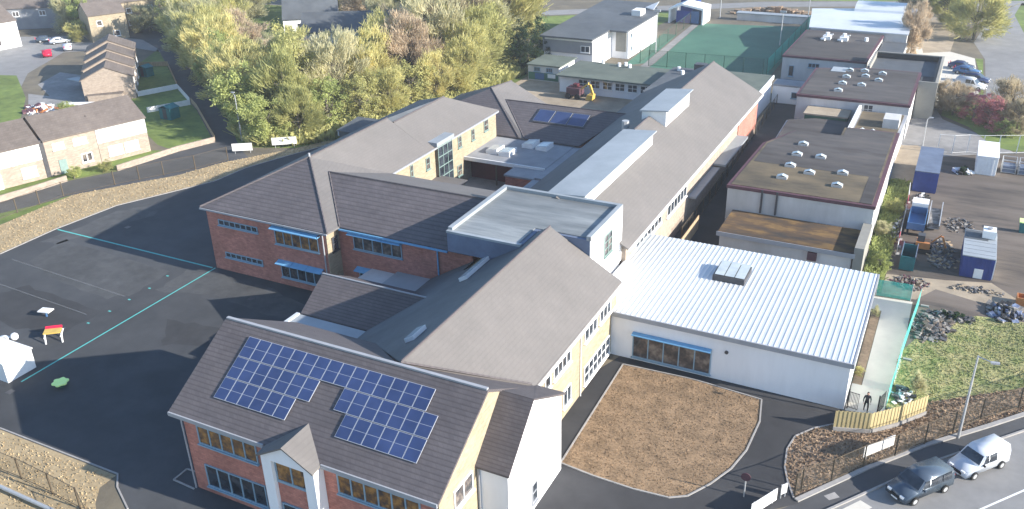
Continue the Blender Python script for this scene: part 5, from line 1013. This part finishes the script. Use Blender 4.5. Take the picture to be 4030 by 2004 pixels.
CR={'leaf':[crown_mesh('crown',s,'leaf') for s in(11,12,13,14)],'twig':[crown_mesh('crown',s,'twig',11000) for s in(21,22,23,24)]}
TR=[trunk_mesh(s) for s in(1,2,3)]
KIND={'olive':('leaf','leaf_olive'),'brown':('twig','leaf_brown'),'green':('leaf','leaf_green'),'pale':('twig','leaf_pale'),'pink':('leaf','leaf_pink'),'dark':('leaf','leaf_dark'),'olivetwig':('twig','leaf_olive')}
tn=0
def tree(label,x,y,h,kind,spread=.42,group=None,name='tree',zc=.0,cat='tree'):
    global tn; tn+=1; rnd=random.Random(tn*13)
    t=thing(name,label,cat,(x,y,0),group); ck,cm=KIND[kind]
    me=CR[ck][rnd.randrange(4)]; c=bpy.data.objects.new('crown',me); S.collection.objects.link(c); c.parent=t
    s=h/2.0; c.scale=(h*spread*1.25,h*spread*1.25,s*(1-zc)); c.location=(0,0,h*zc); c.rotation_euler.z=rnd.random()*6.28
    c.material_slots[0].link='OBJECT'; c.material_slots[0].material=M[cm]
    k=bpy.data.objects.new('trunk',TR[rnd.randrange(3)]); S.collection.objects.link(k); k.parent=t; k.scale=(h*.55*spread/.42,h*.55*spread/.42,h/2.05); k.rotation_euler.z=rnd.random()*6.28
    return t
BG='trees of the belt between the lane and the school'
row={'front':[(-89.5,94.5,7,'green'),(-86.5,99,8,'olive'),(-85,104,8.5,'green'),(-82,108.5,7.5,'olive'),(-80,113,8,'olivetwig'),(-79,118,8.5,'olive'),(-77,123,8.5,'olive'),(-76,128.5,10,'olive'),(-77.5,134,11.5,'olivetwig'),(-79.5,140,13,'olive'),(-81.5,147,14.5,'olive')],
 'lane':[(-97,100,9,'green'),(-102,104.5,9.5,'olivetwig'),(-107.5,108.5,10,'olive'),(-113.5,112.5,10,'green'),(-119.5,117,10.5,'olive'),(-125.5,121.5,10,'olivetwig'),(-132,126.5,10.5,'olive'),(-138.5,131.5,10.5,'pale'),(-145,136.5,11,'olive'),(-151.5,142.5,11,'olive'),(-158,149.5,11,'pale'),(-165,157,11,'olive'),(-172,163,11,'olive')],
 'middle':[(-92,103,10,'olivetwig'),(-95,110,10.5,'olive'),(-90,112,10.5,'pale'),(-88,119,10,'olivetwig'),(-100,114,10,'olive'),(-97,120,9,'pale'),(-85,127,11,'brown'),(-84,136,13,'pale'),(-85,141,14,'brown'),(-90,130,10,'olivetwig'),(-88,149,15,'olive'),(-86,155,16,'pale'),(-85,162,15,'olive'),(-86,170,14,'olive'),(-105,120,8,'brown'),(-112,122,7.5,'pale'),(-93,138,10,'brown'),(-97,146,8,'pale')],
 'rear':[(-128,133,9,'brown'),(-142,146,9,'olive'),(-140,172,10,'olive'),(-126,172,10,'brown'),(-133,181,11,'olive'),(-121,183,12,'olive'),(-110,182,12,'green'),(-104,179,12,'green'),(-96,184,11,'pale'),(-150,160,10,'pale'),(-160,172,11,'olive'),(-146,200,10,'olive'),(-172,182,11,'pale'),(-90,172,12,'pale'),(-93,163,12.5,'olive'),(-116,164,8,'pale'),(-96,176,12,'olive'),(-128,196,11,'brown'),(-175,195,11,'olive')]}
KN={'green':'bright green leafy','olive':'yellow-green leafy','olivetwig':'thin yellow-green budding','brown':'brown bare-twigged','pale':'pale straw-coloured bare'}
RN={'front':'front row of the belt','lane':'lane row','middle':'middle of the belt','rear':'near rear houses'}
ORD=['first','second','third','fourth','fifth','sixth','seventh','eighth','ninth','tenth','eleventh','twelfth']
for r,L in row.items():
    cnt={}
    for x,y,h,k in L:
        cnt[k]=cnt.get(k,0)+1
        tree('%s tree, %s of its kind from camera end, %s'%(KN[k],ORD[cnt[k]-1],RN[r]),x,y,h*{'front':.95,'lane':1.08,'middle':1.15,'rear':1.1}[r],({'olive':'olivetwig'}.get(k,k) if (int(x*7+y)%3) else k),.44,BG)
# scattered trees elsewhere
tree('large pale green budding tree over the far end of the car park',1.9,203,15,'olivetwig',.34)
tree('dull dark tree left of the large pale budding tree',-3.5,214,10,'olivetwig',.45); tree('reddish brown bare tree at the corner of the blue-roofed hall',-8.5,186,9,'brown',.3)
tree('reddish brown bare tree beyond the blue-roofed hall',-10,215,8,'brown',.5)
tree('golden brown shrub at the corner of the old hall lawn',.6,147,5,'brown',.6,name='shrub',cat='shrub'); tree('pale golden shrub nearest the white van',1.0,150.5,3.4,'brown',.55,name='shrub',cat='shrub')
tree('dusky pink flowering bush in the middle of the shrub row',3.4,145.2,4,'pink',.6,name='shrub',cat='shrub'); tree('dusky pink flowering bush at the lower end of the shrub row',5.6,142,4.2,'pink',.55,name='shrub',cat='shrub')
tree('brown bare bush at the right edge above the pink bushes',8.2,146,6.5,'brown',.5,name='shrub',cat='shrub'); tree('brown bare bush at the right edge beside the posts',9.2,141,5,'brown',.5,name='shrub',cat='shrub')
tree('dark evergreen bush at the end of the pink shrub row',7.6,139,2.6,'green',.5,name='shrub',cat='shrub')
tree('pale tree between the white house and the cream house',-187,140,9,'pale',.4); tree('green tree beside the dark house',-181,139,8,'green',.35); tree('pale bare tree in front of the large cream house',-168,146,6,'pale',.6)
tree('olive bush in shade beside the parked white car',-176.5,133,4,'olivetwig',.6); tree('pale tree at the top left beyond the white house',-207,150,10,'pale',.4); tree('yellow-green tree right of the large cream house',-172,171,11,'olive',.4)
tree('dark green tree on the left side of the white hall',-73,150,8,'dark',.4); tree('dark green tree left of the painted cabin',-71.5,146,5,'dark',.5); tree('dark evergreen beyond the cream house',-163,160,9,'dark',.4)
tree('yellow bush at the corner of the end terraced house',-101.9,76.6,1.6,'olive',.6,name='shrub',cat='shrub'); tree('green hedge bush at the garden gate of the middle house',-103.6,72.6,1.8,'green',.5,name='shrub',cat='shrub')
tree('round dark bush behind the terrace roof',-127.5,91.0,3,'green',.55,name='shrub',cat='shrub'); tree('leafy green shrub in the planting strip beside the ribbed-roof hall',-2.7,78,1.1,'pale',.35,name='shrub',cat='shrub')
tree('low yellow plants at the near end of the planting strip',-2.75,67.6,.8,'olive',.5,name='shrub',cat='shrub'); tree('green weed bush behind the netting',-3.4,88.5,1.6,'green',.5,name='shrub',cat='shrub'); tree('olive weed bush beside the red barrier',-3.6,104,1.8,'olive',.55,name='shrub',cat='shrub'); tree('pale weed bush by the side wall of the old block',-4.1,97,1.6,'pale',.55,name='shrub',cat='shrub')
tree('thin bare sapling at the lower end of the netting',1.7,66.6,1.9,'pale',.3,name='shrub',cat='shrub')
# grass / scrub tufts (uncountable)
def tufts(name,poly,n,m,h=(.1,.3),w=.05,seed=1,label=None,cat='grass',z=0):
    rnd=random.Random(seed); xs=[p[0] for p in poly]; ys=[p[1] for p in poly]; vs=[];fs=[]; c=0
    def inside(x,y):
        r=False;j=len(poly)-1
        for i in range(len(poly)):
            xi,yi=poly[i];xj,yj=poly[j]
            if (yi>y)!=(yj>y) and x<(xj-xi)*(y-yi)/(yj-yi)+xi: r=not r
            j=i
        return r
    tries=0
    while c<n and tries<n*12:
        tries+=1
        x=rnd.uniform(min(xs),max(xs)); y=rnd.uniform(min(ys),max(ys))
        if not inside(x,y): continue
        c+=1; a=rnd.random()*6.28; hh=rnd.uniform(*h); d=Vector((math.cos(a),math.sin(a),0))*w*rnd.uniform(.6,1.6); l=Vector((rnd.gauss(0,.5)*hh,rnd.gauss(0,.5)*hh,hh)); p=Vector((x,y,z+.01)); i=len(vs)
        vs+=[p-d,p+d,p+d*.5+l,p-d*.5+l]; fs.append((i,i+1,i+2,i+3))
    me=bpy.data.meshes.new(name); me.from_pydata(vs,[],fs); me.materials.append(M[m]); o=bpy.data.objects.new(name,me); S.collection.objects.link(o); tag(o,label,cat,kind='stuff'); return o
tufts('lawn_tufts',LAWN,9000,'straw',(.02,.07),.035,1,'dry straw-coloured grass tufts on the lawn beside the ribbed-roof hall')
tufts('bed_tufts',BED,9000,'brownbed',(.03,.12),.06,2,'brown dead scrub in the bed beside the road')
tufts('mound_tufts',[(-.1,63.8),(-.1,72),(1.2,76),(3.3,79.4),(5.7,81.8),(10,82.3),(14,83),(16,76),(7.5,69.5),(3,66),(1.5,64.5)],12000,'mound',(.02,.09),.05,3,'rough yellow-green grass on the scrub mound')
tufts('verge_tufts',[(-91.3,45)]+PE+SO[::-1]+[(-98.9,45)],5000,'straw2',(.04,.12),.06,4,'pale straw tufts on the verge beside the playground')
tufts('weeds',[(-4.7,83),(-2.8,83),(-2.7,114.8),(-5.0,114.8)],5000,'leaf_green',(.1,.5),.08,5,'green weeds between the old block and the compound barriers')
tufts('bank_tufts',[(-66,31.5),(-49.2,31.5),(-49.2,30.3),(-48.1,29),(-44,26),(-80,26),(-80,31)],3000,'straw2',(.04,.12),.05,6,'pale straw tufts on the bank at the bottom left')
tufts('hedge_undergrowth',[(-97,96),(-90,92.5),(-84,95.5),(-80,101),(-77,106),(-72,116),(-71,150),(-78,150),(-88,118),(-104,106),(-160,150),(-163,156),(-120,122)],26000,'leaf_olive',(.4,1.8),.28,7,'low tangled undergrowth at the foot of the tree belt','undergrowth')

# ================= AIR =================
def add_haze(density):
    hz=MB().box(-850,420,12,1150,-1,48); me_=hz.build('haze','white'); me_['kind']='stuff'
    m=bpy.data.materials.new('haze_air'); m.use_nodes=True; n=m.node_tree.nodes; l=m.node_tree.links
    n.remove(n['Principled BSDF']); v=n.new('ShaderNodeVolumePrincipled'); v.inputs['Color'].default_value=(.86,.92,1,1); v.inputs['Density'].default_value=density
    v.inputs['Anisotropy'].default_value=.2; l.new(v.outputs[0],n['Material Output'].inputs['Volume']); me_.data.materials[0]=m
    return me_

add_haze(.00038)
